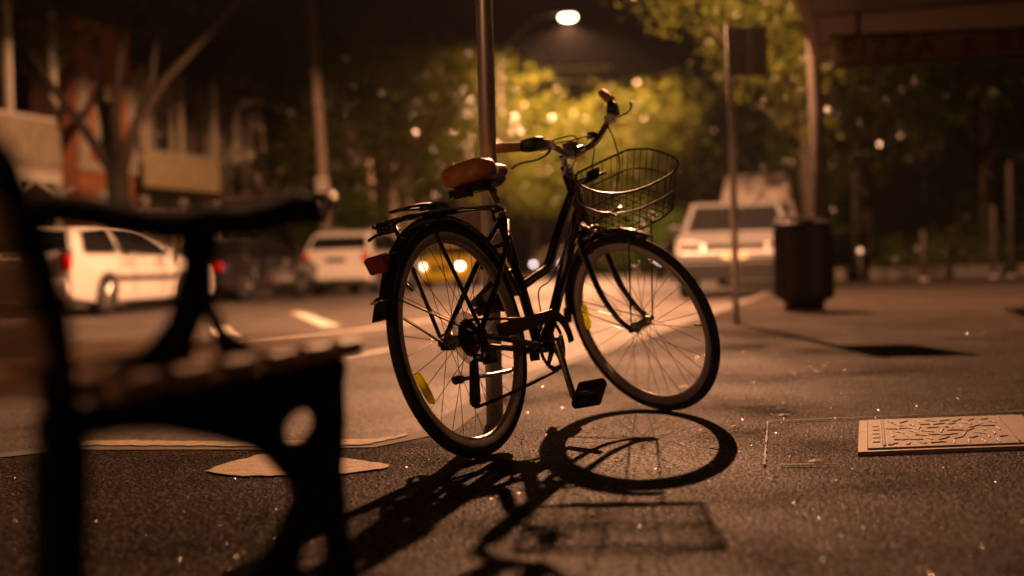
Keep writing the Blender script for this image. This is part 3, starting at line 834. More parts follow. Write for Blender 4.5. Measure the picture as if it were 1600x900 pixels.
    R_ = [S(0.08, .664, 0), S(0.088, .670, .05), S(0.099, .705, .10), S(0.092, .743, .15), S(0.045, .752, .20), S(-0.02, .782, .285)]
    L_ = [S(0.08, .664, 0), S(0.085, .662, -.05), S(0.073, .668, -.11), S(0.062, .685, -.16), S(0.052, .738, -.255), S(0.02, .778, -.305), S(-0.045, .806, -.345)]
    hb = MB(); hb.tube(smooth(list(reversed(R_))) + smooth(L_)[1:], 0.0112, 12)
    bar = hb.build('handlebar', M['alloy'], o)
    c = MB(); c.tube([S(0.040, .754, .205), S(0.037, .7555, .209), S(-0.017, .7805, .281), S(-0.023, .783, .288)], [0.0155, 0.017, 0.0175, 0.015], 14); c.build('grip', M['grip'], bar)
    c = MB(); c.tube([S(0.028, .772, -.298), S(0.020, .778, -.306), S(-0.05, .808, -.348), S(-0.06, .812, -.354)], [0.0155, 0.017, 0.0175, 0.015], 14); c.build('grip', M['grip'], bar)
    c = MB(); c.tube([S(0.040, .7535, .203), S(0.055, .751, .192), S(0.080, .747, .168), S(0.092, .743, .145)], [0.019, 0.024, 0.026, 0.020], 14); c.box(S(0.105, .735, .165), (0.035, 0.035, 0.03)); c.build('gear_shifter', M['black'], bar)
    c = MB(); c.tube([S(0.030, .768, -.294), S(0.045, .752, -.276), S(0.056, .735, -.25)], [0.018, 0.023, 0.019], 14); c.box(S(0.060, .742, -.262), (0.03, 0.03, 0.035)); c.build('gear_shifter', M['black'], bar)
    c = MB(); c.tube(smooth([S(0.110, .722, .135), S(0.120, .705, .165), S(0.105, .698, .21), S(0.072, .705, .255), S(0.058, .700, .292)]), [0.006] * 24 + [0.0075], 8, flat=(1, 0.6)); c.box(S(0.108, .728, .14), (0.03, 0.03, 0.026)); c.build('brake_lever', M['alloy'], bar)
    c = MB(); c.tube(smooth([S(0.075, .724, -.21), S(0.12, .722, -.235), S(0.115, .730, -.29), S(0.075, .748, -.345)]), [0.006] * 18 + [0.0075], 8, flat=(1, 0.6)); c.box(S(0.075, .722, -.215), (0.035, 0.03, 0.03)); c.build('brake_lever', M['alloy'], bar)
    c = MB(); c.lathe([(0.0, 0.0), (0.022, 0.002), (0.024, 0.010), (0.016, 0.022), (0.0, 0.026)], 14, M=Matrix.Translation(S(0.076, 0.684, -0.10))); c.build('bell', M['black'], bar)
    c = MB(); c.box(S(0.075, 0.690, 0.018), (0.034, 0.044, 0.03)); c.build('bar_bracket', M['grey trim'], bar, bevel=0.004)
    def cable(pts):
        m = MB(); m.tube(smooth([S(*p) for p in pts], 8), 0.0024, 6); m.build('cable', M['black'], o)
    cable([(0.110, .728, .125), (0.135, .715, .06), (0.14, .705, -.02), (0.12, .66, -.05), (0.07, .56, -.04), (0.05, .45, -.02), (0.045, .39, 0)])
    cable([(0.078, .716, -.195), (0.115, .712, -.15), (0.15, .70, -.12), (0.16, .65, -.115), (0.15, .56, -.11), (0.10, .45, -.07), (0.05, .40, -.02)])
    cable([(0.100, .738, .13), (0.15, .725, .05), (0.12, .655, .05), (0.04, .58, .04), (0.03, .52, .03)])
    # frame cables
    m = MB(); m.tube(smooth([S(0.03, .52, .03), B(0.87, 0.40, 0.025), B(0.65, 0.215, 0.022), B(0.56, 0.155, 0.02), B(0.47, 0.12, 0.02), B(0.43, 0.0, 0.03), B(0.30, -0.06, 0.05), B(0.02, -0.03, 0.07)]), 0.0024, 6); m.build('cable', M['black'], o)
    # ---- basket
    bk = bpy.data.objects.new('basket', None); COL.objects.link(bk); bk.parent = o
    FC, AF, AS, H0, KS, KF = 0.248, 0.135, 0.202, 0.555, 0.0, -0.483
    eF = Vector((1, KF, 0)).normalized(); eS = Vector((0, KS, 1)).normalized(); eU = eS.cross(eF).normalized()
    if eU.y < 0: eU = -eU
    oc = Vector((FC, H0, -0.042))
    def K_(x, y, d):     # x forward, y right, d depth below the rim
        q = oc + eF * x + eS * y - eU * d
        return S(q.x, q.y, q.z)
    def se(a, k=1.0, ca=0.0):
        e = 2 / 2.5
        x = AF * k * math.copysign(abs(cos(a)) ** e, cos(a)); y = AS * k * math.copysign(abs(sin(a)) ** e, sin(a))
        return max(x, -0.115 * k), y
    def kk(d): return 1.0 - 0.30 * d
    N = 64; DEP = 0.157
    for d, r, nm in ((0, 0.0042, 'rim_wire'), (0.075, 0.0028, 'hoop_wire'), (DEP, 0.0030, 'base_wire')):
        m = MB(); m.tube([K_(*se(2 * pi * i / N, kk(d)), d) for i in range(N)], r, 8, closed=True); m.build(nm, M['wire'], bk)
    NW = 38
    for i in range(NW):
        a = 2 * pi * i / NW
        m = MB(); pts = [K_(*se(a, kk(d)), d) for d in (0, 0.04, 0.08, 0.12, DEP)]
        x, y = se(a, kk(DEP))
        pts.append(K_(x * 0.9, y * 0.9, DEP + 0.004))
        m.tube(pts, 0.0017, 5); m.build('side_wire', M['wire'], bk, fix=False)
    kb_ = kk(DEP)
    for i in range(9):
        y = AS * kb_ * (-0.8 + 1.6 * i / 8)
        xe = AF * kb_ * (1 - abs(y / (AS * kb_)) ** 2.5) ** 0.4
        m = MB(); m.tube([K_(-min(xe, .115 * kb_), y, DEP), K_(xe, y, DEP)], 0.0017, 5); m.build('floor_wire', M['wire'], bk, fix=False)
    for i in range(4):
        x = AF * kb_ * (-0.6 + 1.3 * i / 3)
        ye = AS * kb_ * (1 - abs(x / (AF * kb_)) ** 2.5) ** 0.4
        m = MB(); m.tube([K_(x, -ye, DEP), K_(x, ye, DEP)], 0.0017, 5); m.build('floor_wire', M['wire'], bk, fix=False)
    m = MB(); m.tube([K_(-0.115, -0.02, 0.05), S(0.03, 0.56, -0.02), S(0.02, 0.54, 0.02), K_(-0.115, 0.08, 0.05)], 0.006, 8)
    m.extrude([(-0.03, 0.02), (0.03, 0.02), (0.03, 0.06), (-0.03, 0.06)], -0.124, -0.117, lambda a, b, h: K_(h, a + .042, b)); m.build('basket_bracket', M['black'], bk)
    for s in (-1, 1):
        m = MB(); m.tube([Wf(0.003, 0.0, 0.060 * s), K_(0.092, 0.035 + 0.062 * s, DEP + 0.003)], 0.0030, 7); m.build('support_rod', M['wire'], bk)
    m = MB(); m.tube([K_(-0.04, -0.02, DEP + .008), K_(-0.04, 0.10, DEP + .008)], 0.006, 8); m.tube([K_(-0.08, .042, DEP + .008), K_(0.05, .042, DEP + .008)], 0.005, 8); m.build('base_clamp', M['alloy'], bk)
bicycle()

# ================================================================== STEEL POLE beside the bicycle, and its lock
def steel_pole():
    o = thing('sign_pole', 'tall round galvanised steel pole with the bicycle leaning on it', 'pole', Vector((-0.068, 3.80, 0)))
    m = MB(); m.lathe([(0.0285, 0.0), (0.0285, 1.6), (0.0285, 3.2)], 28); m.tube([(0, 0, 3.2), (0, 0, 3.21)], 0.027, 20)
    po = m.build('pole', M['post'], o)
    m = MB(); m.lathe([(0.036, 0.0), (0.036, 0.018), (0.0295, 0.022)], 28); m.build('base_collar', M['kerb'], o)
    m = MB()
    m.lathe([(0.031, 2.3), (0.034, 2.3), (0.034, 2.33), (0.031, 2.33)], 24); m.build('clamp_band', M['galv'], po)
    return o
steel_pole()
def cable_lock():
    m = MB(); pts = []
    for k in range(40):
        a = 2 * pi * k / 40
        pts.append((-0.062 + 0.075 * cos(a) + 0.01 * sin(2 * a), 3.755 + 0.105 * sin(a), 0.475 + 0.055 * cos(a + 0.4)))
    m.tube(pts, 0.0085, 9, closed=True)
    o = m.build('cable_lock', M['black']); tag(o, 'black cable lock looped round the pole and the bicycle frame', 'lock')
    m = MB(); m.box((-0.02, 3.665, 0.43), (0.03, 0.03, 0.055)); m.build('lock_body', M['black'], o, bevel=0.004)
cable_lock()

# ================================================================== BENCH (blurred foreground)
def bench():
    e = Vector((.29, .957, 0)).normalized(); l = Vector((-e.y, e.x, 0)); org = Vector((-.41, 1.12, 0))
    Mw = Matrix(((e.x, l.x, 0, org.x), (e.y, l.y, 0, org.y), (0, 0, 1, 0), (0, 0, 0, 1)))
    o = thing('park_bench', 'dark cast iron park bench with timber slats in the near left foreground', 'bench', Mw)
    def ex(m, poly, y0, y1): m.extrude(poly, y0, y1, lambda a, b, h: (a, h, b))
    def sm(pts, k=5):
        P = [Vector(p) for p in pts]; out = []
        for i in range(len(P) - 1):
            a = P[max(i - 1, 0)]; b = P[i]; c = P[i + 1]; d = P[min(i + 2, len(P) - 1)]
            for j in range(k):
                t = j / k; out.append(0.5 * ((2 * b) + (c - a) * t + (2 * a - 5 * b + 4 * c - d) * t * t + (3 * b - a - 3 * c + d) * t ** 3))
        out.append(P[-1]); return out
    for y0, main in ((-0.009, True), (1.57, False)):
        y1 = y0 + 0.018
        yc = (y0 + y1) / 2
        fr_ = bpy.data.objects.new('end_frame', None); COL.objects.link(fr_); fr_.parent = o
        # seat web + front leg with two round openings
        m = MB()
        top = [(-0.08, 0.425), (0.10, 0.424), (0.31, 0.420), (0.545, 0.425)]
        outerp = [(0.56, 0.41), (0.548, 0.385), (0.55, 0.33), (0.535, 0.265), (0.548, 0.19), (0.575, 0.11), (0.60, 0.03), (0.625, 0.0), (0.565, 0.0), (0.54, 0.06), (0.52, 0.10)]
        inn2 = [(0.435, 0.11), (0.38, 0.145), (0.31, 0.165), (0.262, 0.175), (0.262, 0.198), (0.33, 0.212), (0.385, 0.232), (0.405, 0.255), (0.395, 0.285), (0.335, 0.316), (0.232, 0.352), (0.117, 0.381), (0.029, 0.392), (-0.08, 0.392)]
        # web pieces around the holes are built as quads between rings
        def ringplate(cx, cz, rx, r, poly):
            n_ = len(poly); vs = []
            for y in (y0, y1):
                for (a, b) in poly: vs.append((a, y, b))
                for (a, b) in poly:
                    an = math.atan2(b - cz, a - cx); k_ = 1.0 / max(1e-6, math.hypot(cos(an) / rx, sin(an) / r)); vs.append((cx + k_ * cos(an), y, cz + k_ * sin(an)))
            fs = []
            for i in range(n_):
                j = (i + 1) % n_
                fs += [(i, j, n_ + j, n_ + i), (2 * n_ + i, 3 * n_ + i, 3 * n_ + j, 2 * n_ + j), (i, 2 * n_ + i, 2 * n_ + j, j), (n_ + i, n_ + j, 3 * n_ + j, 3 * n_ + i)]
            m.add(vs, fs)
        ex(m, [(-0.08, 0.425), (0.31, 0.421), (0.31, 0.328), (0.232, 0.352), (0.117, 0.381), (0.029, 0.392), (-0.08, 0.392)], y0, y1)
        # upper plate with round hole at (0.415,0.343)
        def sub(poly, k=4):
            out = []
            for i, p in enumerate(poly):
                q = poly[(i + 1) % len(poly)]
                for j in range(k): out.append((p[0] + (q[0] - p[0]) * j / k, p[1] + (q[1] - p[1]) * j / k))
            return out
        ringplate(0.420, 0.343, 0.052, 0.021, sub([(0.311, 0.421), (0.545, 0.425), (0.56, 0.41), (0.548, 0.385), (0.55, 0.33), (0.537, 0.268), (0.40, 0.268), (0.335, 0.316), (0.311, 0.327)]))
        ringplate(0.450, 0.162, 0.050, 0.034, sub([(0.40, 0.2675), (0.537, 0.2675), (0.545, 0.19), (0.575, 0.11), (0.54, 0.095), (0.435, 0.105), (0.37, 0.15), (0.345, 0.205), (0.388, 0.235), (0.405, 0.25)]))
        ex(m, [(0.5405, 0.0945), (0.5755, 0.1095), (0.60, 0.03), (0.63, 0.0), (0.565, 0.0)], y0, y1)
        ex(m, [(0.369, 0.151), (0.344, 0.206), (0.30, 0.198), (0.25, 0.180), (0.20, 0.10), (0.16, 0.0), (0.21, 0.0), (0.25, 0.09), (0.30, 0.155)], y0, y1)
        m.build('front_leg', M['iron'], fr_, bevel=0.003)
        m = MB()
        ex(m, [(-0.085, 0.391), (-0.02, 0.391), (-0.03, 0.25), (-0.06, 0.12), (-0.11, 0.0), (-0.17, 0.0), (-0.12, 0.12), (-0.09, 0.25)], y0, y1)
        m.build('back_leg', M['iron'], fr_, bevel=0.003)
        m = MB()
        m.tube([(x, yc, z) for x, z in [(-0.05, 0.41), (-0.06, 0.50), (-0.085, 0.58), (-0.12, 0.65), (-0.17, 0.685)]], [0.018, 0.018, 0.018, 0.017, 0.02], 12)
        m.build('back_post', M['iron'], fr_)
        # armrest
        m = MB()
        m.tube(sm([(-0.11, yc, 0.615), (0.0, yc, 0.612), (0.12, yc, 0.603), (0.21, yc, 0.610), (0.32, yc, 0.616), (0.42, yc, 0.634), (0.455, yc, 0.634)]), [0.018] * 10 + [0.019] * 5 + [0.020] * 5 + [0.021] * 5 + [0.022] * 6, 12, flat=(0.8, 1))
        m.tube([(0.468, yc - 0.022, 0.634), (0.468, yc + 0.022, 0.634)], 0.0215, 18)
        m.build('armrest', M['iron'], fr_)
        m = MB(); m.lathe([(0.0, -0.0225), (0.017, -0.0225), (0.0165, -0.030), (0.012, -0.038), (0.005, -0.042), (0.0, -0.0425)], 16, axis='y', c=(0.466, yc, 0.640)); m.build('scroll_boss', M['chrome'] if main else M['iron'], fr_)  # chrome on the visible frame only, added to give the scroll a highlight
        m = MB()
        ex(m, [(0.165, 0.60), (0.165, 0.555), (0.135, 0.50), (0.085, 0.468), (0.0, 0.452), (0.0, 0.43), (0.16, 0.435), (0.166, 0.470), (0.20, 0.512), (0.228, 0.475), (0.235, 0.45), (0.25, 0.428), (0.378, 0.428), (0.378, 0.450), (0.295, 0.458), (0.24, 0.482), (0.212, 0.515), (0.212, 0.555), (0.228, 0.60)], y0 + 0.001, y1 - 0.001)
        m.build('arm_bracket', M['iron'], fr_, bevel=0.003)
    for i in range(6):
        x = 0.02 + i * 0.098
        m = MB(); m.box((x, 0.79, 0.4395), (0.075, 1.66, 0.024)); s = m.build('seat_slat', M['slat'], o, bevel=0.006)
    for i in range(4):
        f = i / 3
        m = MB(); Mx = Matrix.Translation((-0.075 - 0.075 * f, 0.79, 0.49 + 0.16 * f)) @ Matrix.Rotation(radians(-20), 4, 'Y'); m.box((0, 0, 0), (0.024, 1.60, 0.045), Mx); m.build('back_slat', M['slat'], o, bevel=0.006)
bench()
# ================================================================== STREET FURNITURE
def bin_():
    o = thing('litter_bin', 'round dark ribbed litter bin with a pale plate as lid highlight standing on the footpath', 'bin', Vector((3.02, 11.85, 0)))
    m = MB(); m.lathe([(0.0, 0.02), (0.205, 0.02), (0.205, 0.09), (0.255, 0.13), (0.275, 0.145)], 40); m.build('base', M['bin'], o)
    m = MB()
    N = 48; vs = []; fs = []
    zs = [0.146, 0.18, 0.50, 0.84, 0.88]
    for j, z in enumerate(zs):
        for k in range(N * 2):
            a = pi * k / N
            r = (0.305 if k % 2 else 0.294) - (0.012 if j in (0, 4) else 0)
            vs.append((r * cos(a), r * sin(a), z))
    for j in range(4):
        for k in range(2 * N):
            l = (k + 1) % (2 * N); fs.append((j * 2 * N + k, j * 2 * N + l, (j + 1) * 2 * N + l, (j + 1) * 2 * N + k))
    fs += [tuple(range(2 * N)), tuple(range(8 * N, 10 * N))]
    m.add(vs, fs); m.build('body', M['bin'], o)
    m = MB(); m.lathe([(0.296, 0.881), (0.306, 0.895), (0.300, 0.915), (0.22, 0.935), (0.12, 0.94), (0.11, 0.91), (0.10, 0.90)], 40); lid = m.build('lid', M['bin'], o)
    m = MB(); m.extrude([(0.275 * cos(radians(a)), 0.275 * sin(radians(a))) for a in range(110, 285, 7)] + [(0.13 * cos(radians(a)), 0.13 * sin(radians(a))) for a in range(280, 109, -10)], 0.938, 0.962); m.build('lid_highlight', M['trim'], lid)  # white half ring stands in for the lamp highlight on the lid
    m = MB(); m.lathe([(0.05, 0.90), (0.05, 0.96), (0.03, 0.97)], 16, c=(0.05, 0.05, 0)); m.build('ash_tray', M['alloy'], lid)
bin_()
def street_sign():
    o = thing('street_sign', 'thin steel post with a small rectangular sign plate near the litter bin', 'sign', Vector((1.925, 9.87, 0)))
    m = MB(); m.tube([(0, 0, 0), (0.0, 0.0, 1.3), (-0.01, 0.0, 2.57)], 0.030, 16); m.build('post', M['post'], o)
    ang = radians(-8)
    Mx = Matrix.Rotation(ang, 4, 'Z')
    m = MB(); m.box((0.155, -0.036, 2.325), (0.31, 0.006, 0.42), Mx); pl = m.build('sign_plate', M['signback'], o, bevel=0.002)
    m = MB(); m.box((0.155, -0.046, 2.325), (0.02, 0.012, 0.40), Mx); m.build('stiffener', M['galv'], pl)
    for z in (2.18, 2.47):
        m = MB(); m.lathe([(0.031, z - 0.012), (0.034, z - 0.012), (0.034, z + 0.012), (0.031, z + 0.012)], 16); m.build('clamp', M['galv'], pl)
street_sign()
def power_pole():
    o = thing('timber_pole', 'weathered timber pole with a lamp arm behind the litter bin', 'pole', Vector((4.05, 15.1, 0)))
    m = MB(); m.tube([(0.06, 0, 0), (0.0, 0, 2.5), (-0.10, 0, 6.6), (-0.13, 0, 8.5)], [0.10, 0.088, 0.072, 0.07], 16); m.build('pole', M['timber'], o)
    m = MB(); m.tube([(-0.08, 0, 6.2), (-0.9, 0.0, 6.55), (-1.9, 0.02, 6.52)], 0.03, 10); m.build('lamp_arm', M['galv'], o)
    m = MB(); m.lathe([(0.03, 0.10), (0.12, 0.09), (0.17, 0.03), (0.165, 0.0), (0.15, -0.005)], 24, M=Matrix.Translation((-2.28, 0.03, 6.40)) @ Matrix.Diagonal((1.8, 1, 1, 1))); lh = m.build('lamp_head', M['luminaire'], o)
    m = MB(); m.lathe([(0.145, 0), (0.12, -0.03), (0.0, -0.045)], 24, M=Matrix.Translation((-2.28, 0.03, 6.395)) @ Matrix.Diagonal((1.6, 1, 1, 1))); m.build('lamp_bowl', M['lamp glass'], lh)
    add_light('street_light', o, (-2.28, 0.03, 6.255), 11500, 0.07, LAMP_COL, 180, 0.05)
    m = MB(); m.lathe([(0.0, 0), (0.045, 0.0), (0.05, 0.02), (0.03, 0.04)], 12, axis='y', M=Matrix.Translation((0.13, -0.16, 2.45))); m.build('disc_marker', M['alloy'], o)
power_pole()

# ================================================================== CARS
def car(name, label, Mw, paint, L, Wd, prof, arches, wheel_r, windows, windscreens, belt, taper, lamps, group='cars parked along the street', extras=None):
    """prof: closed (x,z) outline clockwise from the rear bottom; arches: wheel centres x; windows: side polygons"""
    o = thing(name, label, 'car', Mw, group)
    hw = Wd / 2
    def yy(z, w=hw): return w - max(0.0, z - belt) * taper - max(0.0, 0.45 - z) * 0.10
    bot = min(z for x, z in prof)
    poly = list(prof)
    # bottom with wheel arches (front to rear)
    for ax in sorted(arches, reverse=True):
        R = wheel_r + 0.055
        s0 = math.asin(max(-1, min(1, (bot - wheel_r) / R)))
        for k in range(9):
            a = s0 + (pi - 2 * s0) * k / 8
            poly.append((ax + R * cos(a), wheel_r + R * sin(a)))
    cx = sum(p[0] for p in poly) / len(poly); cz = sum(p[1] for p in poly) / len(poly)
    def inset(p, k): return (cx + (p[0] - cx) * (1 - k / max(0.3, abs(p[0] - cx)) * 0.5), cz + (p[1] - cz) * (1 - k * 0.6))
    m = MB(); n = len(poly); vs = []
    layers = [(-1, 0.05, 0.0), (-1, 0.012, 0.03), (-1, 0.0, 0.10), (1, 0.0, 0.10), (1, 0.012, 0.03), (1, 0.05, 0.0)]
    for sgn, k, dw in layers:
        for p in poly:
            q = inset(p, k); vs.append((q[0], sgn * (yy(p[1]) - dw), q[1]))
    fs = [tuple(range(n - 1, -1, -1)), tuple(range(5 * n, 6 * n))]
    for l_ in range(5):
        for i in range(n):
            j = (i + 1) % n; fs.append((l_ * n + i, l_ * n + j, (l_ + 1) * n + j, (l_ + 1) * n + i))
    m.add(vs, fs)
    body = m.build('body', paint, o)
    for poly_ in windows:
        for sgn in (-1, 1):
            w = MB(); n_ = len(poly_)
            vs = [(x, sgn * (yy(z) + 0.006), z) for x, z in poly_] + [(x, sgn * (yy(z) - 0.02), z) for x, z in poly_]
            w.add(vs, [tuple(range(n_))] + [(i, (i + 1) % n_, n_ + (i + 1) % n_, n_ + i) for i in range(n_)]); w.build('side_window', M['glass'], body)
    for (x0, z0, x1, z1, off, nm) in windscreens:
        w = MB(); nx, nz = off
        vs = [(x0 + nx, -(yy(z0) - .10), z0 + nz), (x0 + nx, yy(z0) - .10, z0 + nz), (x1 + nx, yy(z1) - .10, z1 + nz), (x1 + nx, -(yy(z1) - .10), z1 + nz)]
        vs += [(x - nx * 2, y, z - nz * 2) for x, y, z in vs]
        w.add(vs, [(0, 1, 2, 3), (0, 4, 5, 1), (1, 5, 6, 2), (2, 6, 7, 3), (3, 7, 4, 0)]); w.build(nm, M['glass'], body)
    for ax in arches:
        for sgn in (-1, 1):
            wn = bpy.data.objects.new('wheel', None); COL.objects.link(wn); wn.parent = o; wn.location = (ax, sgn * (hw - 0.10), wheel_r)
            wn.rotation_euler = (0, 0, 0 if sgn > 0 else pi)
            t = MB(); r = wheel_r
            t.lathe([(r * .60, -0.10), (r * .93, -0.10), (r, -0.07), (r, 0.07), (r * .93, 0.095), (r * .66, 0.09)], 28, axis='y'); t.build('tyre', M['rubber'], wn)
            t = MB(); t.lathe([(r * .66, 0.06), (r * .66, 0.092), (r * .60, 0.088), (r * .58, 0.05), (0.0, 0.045)], 28, axis='y')
            for k in range(6):
                a = 2 * pi * k / 6
                t.tube([(0, 0.07, 0), (r * .62 * cos(a), 0.082, r * .62 * sin(a))], [r * .14, r * .08], 6, smooth=False)
            t.tube([(0, 0.06, 0), (0, 0.088, 0)], r * .15, 12); t.build('rim', M['alloy'], wn)
    for (nm, mt, c, d) in lamps:
        for sgn in (-1, 1):
            if c[1] == 0 and sgn < 0: continue
            b = MB(); b.box((c[0], sgn * c[1], c[2]), d); b.build(nm, M[mt], body, bevel=min(d) * 0.2)
    if extras: extras(o, body, yy)
    return o

def arch_free(L): return L
# --- white wagon (heading away on the far side)
def wagon_extra(o, body, yy):
    for s in (-1, 1):
        b = MB(); b.box((2.45, s * (yy(.6) + 0.006), 0.60), (2.5, 0.02, 0.085)); b.build('side_moulding', M['grey trim'], body)
        b = MB(); b.tube([(3.32, s * (yy(.95) - .02), .96), (3.34, s * (yy(.95) + .10), 1.0)], .02, 8); b.box((3.30, s * (yy(.95) + .14), 1.02), (0.10, 0.18, 0.12)); b.build('mirror', M['black'], body, bevel=.02)
        for x in (1.75, 2.75):
            b = MB(); b.box((x, s * (yy(.85) + 0.008), 0.87), (0.20, 0.02, 0.035)); b.build('door_handle', M['grey trim'], body)
        for x0, x1 in ((1.90, 1.92), (2.88, 2.9)):
            b = MB(); b.box((x0, s * (yy(.62)), 0.63), (0.012, 0.008, 0.62)); b.build('door_seam', M['black'], body)
    b = MB(); b.box((-0.01, 0, 0.98), (0.03, 0.52, 0.12)); b.build('number_plate', M['plate'], body)
    b = MB(); b.box((-0.03, 0, 0.47), (0.10, 1.70, 0.20)); b.build('rear_bumper', M['white car'], body, bevel=.03)
wagon_prof = [(0.0, 0.30), (-0.02, 0.62), (0.03, 0.90), (0.10, 1.00), (0.34, 1.42), (0.55, 1.475), (1.2, 1.50), (2.0, 1.485), (2.45, 1.43), (2.85, 1.28), (3.48, 0.99), (4.2, 0.90), (4.72, 0.76), (4.86, 0.60), (4.88, 0.36), (4.80, 0.24), (4.4, 0.22)]
wagon_wins = [[(0.42, 1.02), (0.55, 1.36), (1.32, 1.42), (1.40, 1.02)], [(1.55, 1.02), (1.50, 1.42), (2.02, 1.415), (2.02, 1.01)], [(2.08, 1.01), (2.08, 1.41), (2.42, 1.37), (2.80, 1.21), (3.22, 1.00)]]
def place(xy, deg): return frameM((xy[0], xy[1], RZ), deg)
hd_w = 79.5
hd = 90 - 15.5
wr = Vector((-6.55, 18.35))
hx = Vector((cos(radians(hd_w)), sin(radians(hd_w)))); hl = Vector((-hx.y, hx.x))
pos = wr - hx * 1.02 + hl * 0.82
car('station_wagon', 'white station wagon parked across the street at the far left', place(pos, hd_w), M['white car'], 4.88, 1.84, wagon_prof, (1.02, 3.90), 0.325, wagon_wins,
    [(0.115, 1.04, 0.30, 1.36, (-0.012, 0.006), 'rear_window'), (3.42, 1.02, 2.92, 1.26, (0.006, 0.012), 'windscreen')], 0.98, 0.42,
    [('tail_lamp', 'tail', (0.06, 0.80, 0.84), (0.20, 0.20, 0.24)), ('tail_lamp_clear', 'clearlens', (0.07, 0.80, 1.0), (0.16, 0.17, 0.07)), ('headlight', 'clearlens', (4.72, 0.66, 0.68), (0.22, 0.34, 0.15))], extras=wagon_extra)
hx = Vector((cos(radians(hd)), sin(radians(hd)))); hl = Vector((-hx.y, hx.x))
# --- dark sedan
sed_prof = [(0.0, 0.32), (-0.02, 0.62), (0.03, 0.88), (0.35, 0.98), (0.85, 1.02), (1.35, 1.36), (1.9, 1.44), (2.5, 1.42), (2.95, 1.28), (3.5, 0.98), (4.15, 0.88), (4.55, 0.72), (4.66, 0.5), (4.62, 0.26), (4.3, 0.22)]
sed_wins = [[(1.12, 1.00), (1.45, 1.30), (1.95, 1.37), (2.0, 1.00)], [(2.08, 1.00), (2.05, 1.37), (2.5, 1.35), (2.88, 1.21), (3.2, 0.99)]]
def sedan_extra(o, body, yy):
    for s in (-1, 1):
        b = MB(); b.box((3.15, s * (yy(.95) + .10), 1.0), (0.10, 0.18, 0.11)); b.build('mirror', M['black'], body, bevel=.02)
        for x in (1.85, 2.75):
            b = MB(); b.box((x, s * (yy(.85) + 0.008), 0.86), (0.2, 0.02, 0.03)); b.build('door_handle', M['chrome'], body)
    b = MB(); b.box((-0.025, 0, 0.78), (0.03, 0.5, 0.12)); b.build('number_plate', M['plate'], body)
    b = MB(); b.box((-0.02, 0, 0.45), (0.09, 1.6, 0.17)); b.build('rear_bumper', M['black'], body, bevel=.03)
    b = MB(); b.box((4.63, 0, 0.60), (0.05, 0.8, 0.14)); b.build('grille', M['black'], body, bevel=.01)
wr = Vector((-5.75, 24.6)); pos = wr - hx * 0.95 + hl * 0.80
car('dark_sedan', 'dark sedan parked between the white station wagon and the white hatchback', place(pos, hd), M['dark car'], 4.66, 1.78, sed_prof, (0.95, 3.62), 0.315, sed_wins,
    [(0.88, 1.04, 1.34, 1.33, (-0.01, 0.012), 'rear_window'), (3.45, 1.01, 2.98, 1.27, (0.006, 0.012), 'windscreen')], 0.96, 0.46,
    [('tail_lamp', 'tail', (0.03, 0.66, 0.76), (0.16, 0.36, 0.18)), ('headlight', 'clearlens', (4.50, 0.62, 0.66), (0.22, 0.36, 0.14))], extras=sedan_extra)
# --- white hatch / compact suv
hat_prof = [(0.02, 0.36), (-0.02, 0.62), (0.02, 0.92), (0.14, 1.08), (0.42, 1.50), (0.62, 1.58), (1.4, 1.63), (2.1, 1.60), (2.55, 1.44), (3.1, 1.10), (3.7, 1.00), (4.1, 0.86), (4.22, 0.62), (4.2, 0.34), (3.9, 0.28)]
hat_wins = [[(0.46, 1.12), (0.60, 1.48), (1.10, 1.53), (1.15, 1.12)], [(1.25, 1.12), (1.22, 1.54), (1.9, 1.54), (1.95, 1.10)], [(2.02, 1.10), (2.0, 1.53), (2.25, 1.48), (2.85, 1.10)]]
def hatch_extra(o, body, yy):
    for s in (-1, 1):
        b = MB(); b.box((2.85, s * (yy(1.05) + .10), 1.1), (0.10, 0.18, 0.13)); b.build('mirror', M['black'], body, bevel=.02)
        b = MB(); b.tube([(0.6, s * 0.55, 1.625), (1.4, s * 0.56, 1.67), (2.1, s * 0.55, 1.64)], 0.018, 8); b.build('roof_rail', M['grey trim'], body)
    b = MB(); b.box((-0.01, 0, 0.88), (0.03, 0.5, 0.11)); b.build('number_plate', M['grey trim'], body)
    b = MB(); b.box((-0.03, 0, 0.50), (0.11, 1.66, 0.22)); b.build('rear_bumper', M['white car'], body, bevel=.04)
    b = MB(); b.box((-0.05, 0, 0.36), (0.10, 0.20, 0.07)); b.build('tow_bar', M['black'], body)
pos = Vector((-4.28, 27.9))
hd2 = 90 - 13
car('white_hatchback', 'white high roofed hatchback seen from behind beyond the dark sedan', place(pos, hd2), M['white car'], 4.22, 1.78, hat_prof, (0.78, 3.36), 0.34, hat_wins,
    [(0.17, 1.14, 0.40, 1.45, (-0.012, 0.006), 'rear_window'), (3.05, 1.12, 2.58, 1.42, (0.006, 0.012), 'windscreen')], 1.04, 0.32,
    [('tail_lamp', 'tail', (0.03, 0.78, 0.92), (0.14, 0.16, 0.26)), ('headlight', 'clearlens', (4.06, 0.64, 0.78), (0.2, 0.34, 0.16))], extras=hatch_extra)
